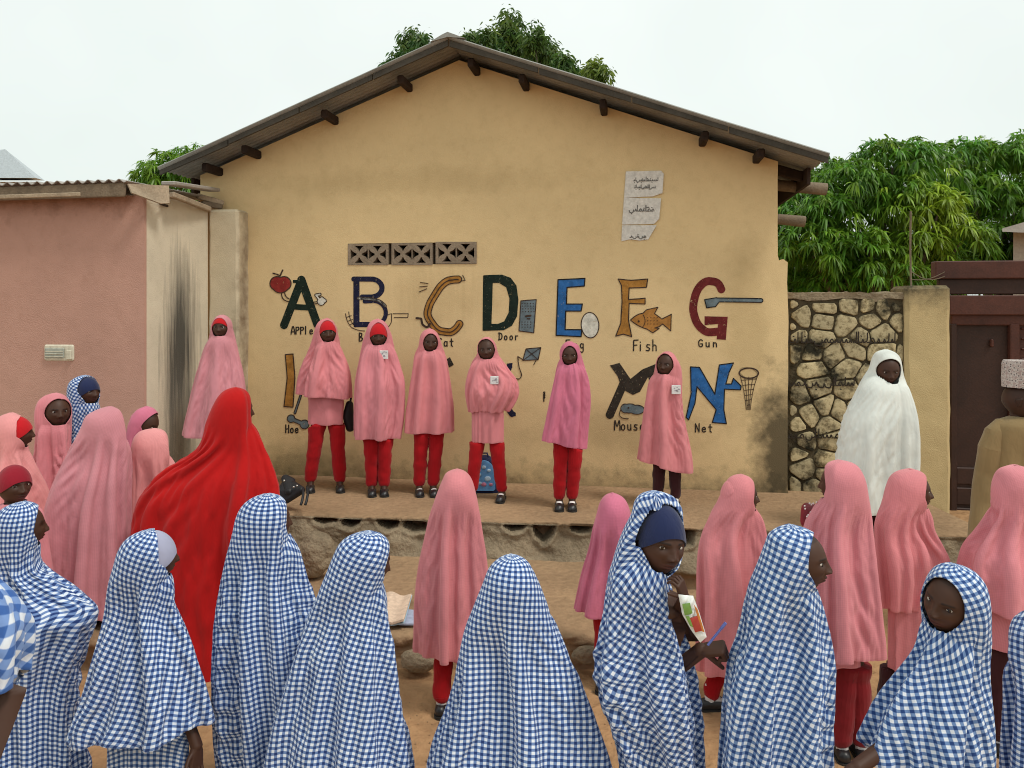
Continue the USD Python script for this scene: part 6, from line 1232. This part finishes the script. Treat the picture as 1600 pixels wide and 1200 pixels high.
# ------------------------------------------------------------------ things held, worn or left lying
flat_mat('pen_blue', (.10, .14, .42), .3, .5); flat_mat('pack_white', (.75, .78, .76), .3, .5); flat_mat('pack_green', (.16, .3, .07), .35, .5); flat_mat('pack_red', (.4, .05, .04), .35, .5); flat_mat('pack_orange', (.55, .2, .05), .35, .5)
flat_mat('bag_black', (.012, .012, .014), .55, .4); flat_mat('buckle', (.6, .6, .58), .3, .6, 1.0); flat_mat('pack_navy', (.015, .02, .07), .8); flat_mat('pack_sky', (.13, .33, .62), .6); flat_mat('pack_pale', (.45, .62, .75), .6); flat_mat('pack_pink', (.55, .2, .3), .6)
flat_mat('book_page', (.66, .50, .38), .85); flat_mat('book_blue', (.38, .42, .55), .7); flat_mat('maroon_beads', (.17, .008, .016), .45, .5); flat_mat('bead_white', (.7, .62, .6), .4, .5)
t = thing('pen', 'blue pen held in the fist of the navy-capped girl', 'pen', at(1122, 985, 2.62))
part(t, 'barrel', tube([at(1106, 1008, 2.615), at(1130, 978, 2.61)], .0042, 10), 'pen_blue', smooth=40); part(t, 'cap', tube([at(1127, 982, 2.611), at(1134, 973, 2.609)], .0052, 10), 'pen_blue', smooth=40)
t = thing('snack_packet', 'shiny white and coloured snack packet above the fist of the navy-capped girl', 'packet', at(1078, 965, 2.585))
pq = np.array([(1060, 929), (1083, 931), (1092, 955), (1104, 995), (1094, 1004), (1080, 985), (1066, 960)], float)
def pillow(pts, d, thick, n=18):
    P = Polygon(pts); m = trimesh.creation.extrude_polygon(P, 1.0, engine='earcut').subdivide_to_size(5.0); v = np.asarray(m.vertices)
    e = shapely.distance(P.boundary, shapely.points(v[:, :2])); k = thick * np.sqrt(np.clip(e / 12, 0, 1)) + .0012
    k = k * (1 + .35 * np.sin(v[:, 0] * .5 + v[:, 1] * .35)); w = np.array([at(x, y, d) for x, y in v[:, :2]]); w[:, 1] += np.where(v[:, 2] > .5, -k, k)
    mm = trimesh.Trimesh(w, m.faces, process=False)
    if mm.volume < 0: mm.invert()
    return mm
part(t, 'packet_body', pillow(pq, 2.585, .012), 'pack_white', smooth=40)
for pts, m in (([(1066, 944), (1078, 942), (1082, 958), (1070, 962)], 'pack_green'), ([(1078, 966), (1090, 962), (1098, 985), (1086, 988)], 'pack_red'), ([(1084, 944), (1090, 952), (1101, 988), (1096, 986)], 'pack_orange'), ([(1071, 963), (1077, 963), (1083, 980), (1078, 978)], 'pack_green')):
    part(t, 'print_patch', pillow(pts, 2.570, .002), m, smooth=40)
# blue school backpack leaning on the wall behind the wrapped girl's legs
t = thing('backpack', 'blue children\'s backpack on the platform behind the wrapped girl\'s legs', 'backpack', at(757, 770, 6.85))
def dome_pack(cx, ybot, ytop, w, d, depth, infl=0.0):
    W_ = w / FPX * d / 2; z0_, z1_ = at(cx, ybot, d)[2], at(cx, ytop, d)[2]; x0 = at(cx, 0, d)[0]; H_ = z1_ - z0_; pr = []
    for z, k in ((0.0, .86), (.06, 1.0), (.45, .98), (.7, .88), (.86, .68), (.96, .38), (1.0, .1)):
        for sx in (-1, 1):
            for y, ky in ((-depth / 2, .86), (-depth * .42, 1.0), (depth * .5, 1.0)): pr.append((x0 + sx * W_ * k * ky, d + y, z0_ + H_ * z * (1 if ky == 1 else .96)))
    return hullpts(pr)
part(t, 'pack_body', dome_pack(757, 770, 713, 44, 6.9, .16), 'pack_navy', smooth=35)
fp = part(t, 'front_panel', dome_pack(756, 766, 719, 36, 6.815, .05), 'pack_sky', smooth=35)
for (x, y, r, m) in ((748, 742, 4, 'pack_pale'), (762, 748, 5, 'pack_pale'), (756, 757, 4, 'pack_pink'), (764, 735, 3, 'pack_pale'), (750, 755, 3, 'pack_pale'), (756, 730, 3.5, 'pack_pale'), (767, 757, 3, 'pack_pink')):
    c = at(x, y, 6.788); s = trimesh.creation.icosphere(2, 1.0); s.vertices = s.vertices * [r / FPX * 6.8, .008, r / FPX * 6.8 * .8] + c; part(fp, 'print_patch', s, m, smooth=True)
part(t, 'handle', tube([at(750, 716, 6.9), at(753, 708, 6.9), at(761, 708, 6.9), at(764, 716, 6.9)], .008, 8), 'pack_navy', smooth=True)
# black bag with straps beside the red veil
t = thing('black_bag', 'black shoulder bag with pale buckles slumped on the platform beside the red veil', 'bag', at(455, 775, 6.2))
part(t, 'bag_body', tri(Manifold.batch_hull([ball(at(450, 757, 6.3), .05), ball(at(440, 770, 6.25), .05), ball(at(470, 766, 6.2), .035), ball(at(448, 781, 6.2), .03)])), 'bag_black', smooth=True)
part(t, 'flap', tri(Manifold.batch_hull([ball(at(446, 748, 6.32), .035), ball(at(456, 752, 6.3), .03), ball(at(452, 768, 6.2), .035)])), 'bag_black', smooth=True)
for (x, y) in ((444, 751), (459, 761), (464, 759)): part(t, 'buckle', tri(ball(at(x, y, 6.165), .009)), 'buckle', smooth=True)
for x in (473, 480): part(t, 'strap', tube([at(x, 762, 6.2), at(x + 1, 772, 6.12), at(x - 1, 783, 6.08), at(x - 3, 789, 6.06)], .011, 8), 'bag_black', smooth=True)
# black satchel hanging at the hip of the first girl in the row
t = thing('satchel', 'narrow black satchel at the hip of the girl beneath the letter A', 'bag', at(545, 650, 6.98))
part(t, 'satchel_body', tri(Manifold.batch_hull([ball(at(546, 632, 7.02), .035), ball(at(547, 668, 7.02), .04), ball(at(541, 650, 7.0), .035)])), 'bag_black', smooth=True); part(t, 'strap', tube([at(548, 600, 7.03), at(549, 618, 7.03), at(547, 632, 7.02)], .010, 8), 'bag_black', smooth=True)
# the open book, and a second one under it
zb = ZS + .028
def flat_quad(pxs, z, th, bend=0.0):
    pts = []
    for x, y in pxs: d = (CAM_H - z) * FPX / (y - HY); pts.append([(x - CX) / FPX * d, d])
    m = trimesh.creation.extrude_polygon(Polygon(pts), th, engine='earcut').subdivide_to_size(.04); v = np.asarray(m.vertices); v[:, 2] += z + bend * np.sin((v[:, 0] - v[:, 0].min()) / np.ptp(v[:, 0]) * np.pi * 1.5) ** 2
    return m
t = thing('open_book', 'open cream exercise book lying on the low step', 'book', at(617, 953, 4.9))
part(t, 'pages', flat_quad([(596, 930), (643, 935), (631, 976), (594, 976)], zb + .012, .012, .02), 'book_page'); part(t, 'cover', flat_quad([(593, 929), (644, 934), (632, 978), (591, 978)], zb + .0, .008, .012), 'pack_pale')
t2_ = thing('exercise_book', 'pale blue exercise book half under the open book on the low step', 'book', at(640, 965, 4.8))
part(t2_, 'cover', flat_quad([(626, 953), (652, 956), (648, 977), (624, 977)], ZS + .018, .01), 'book_blue'); part(t2_, 'pages', flat_quad([(627, 954), (651, 957), (647, 976), (625, 976)], ZS + .008, .009), 'paper')
# maroon beaded bag held to the left of the turning girl
t = thing('beaded_bag', 'maroon bag sewn with white beads, left of the girl turning her face left', 'bag', at(1268, 800, 3.72))
part(t, 'bag_body', tri(Manifold.batch_hull([ball(at(1262, 795, 3.74), .03), ball(at(1279, 800, 3.72), .035), ball(at(1262, 815, 3.74), .035), ball(at(1280, 818, 3.72), .035)])), 'maroon_beads', smooth=True)
rg = np.random.default_rng(3)
for i in range(14):
    c = at(rg.uniform(1255, 1282), rg.uniform(784, 812), 3.69 - rg.uniform(0, .004)); part(t, 'bead', tri(ball(c, .0048, 8)), 'bead_white', smooth=True)
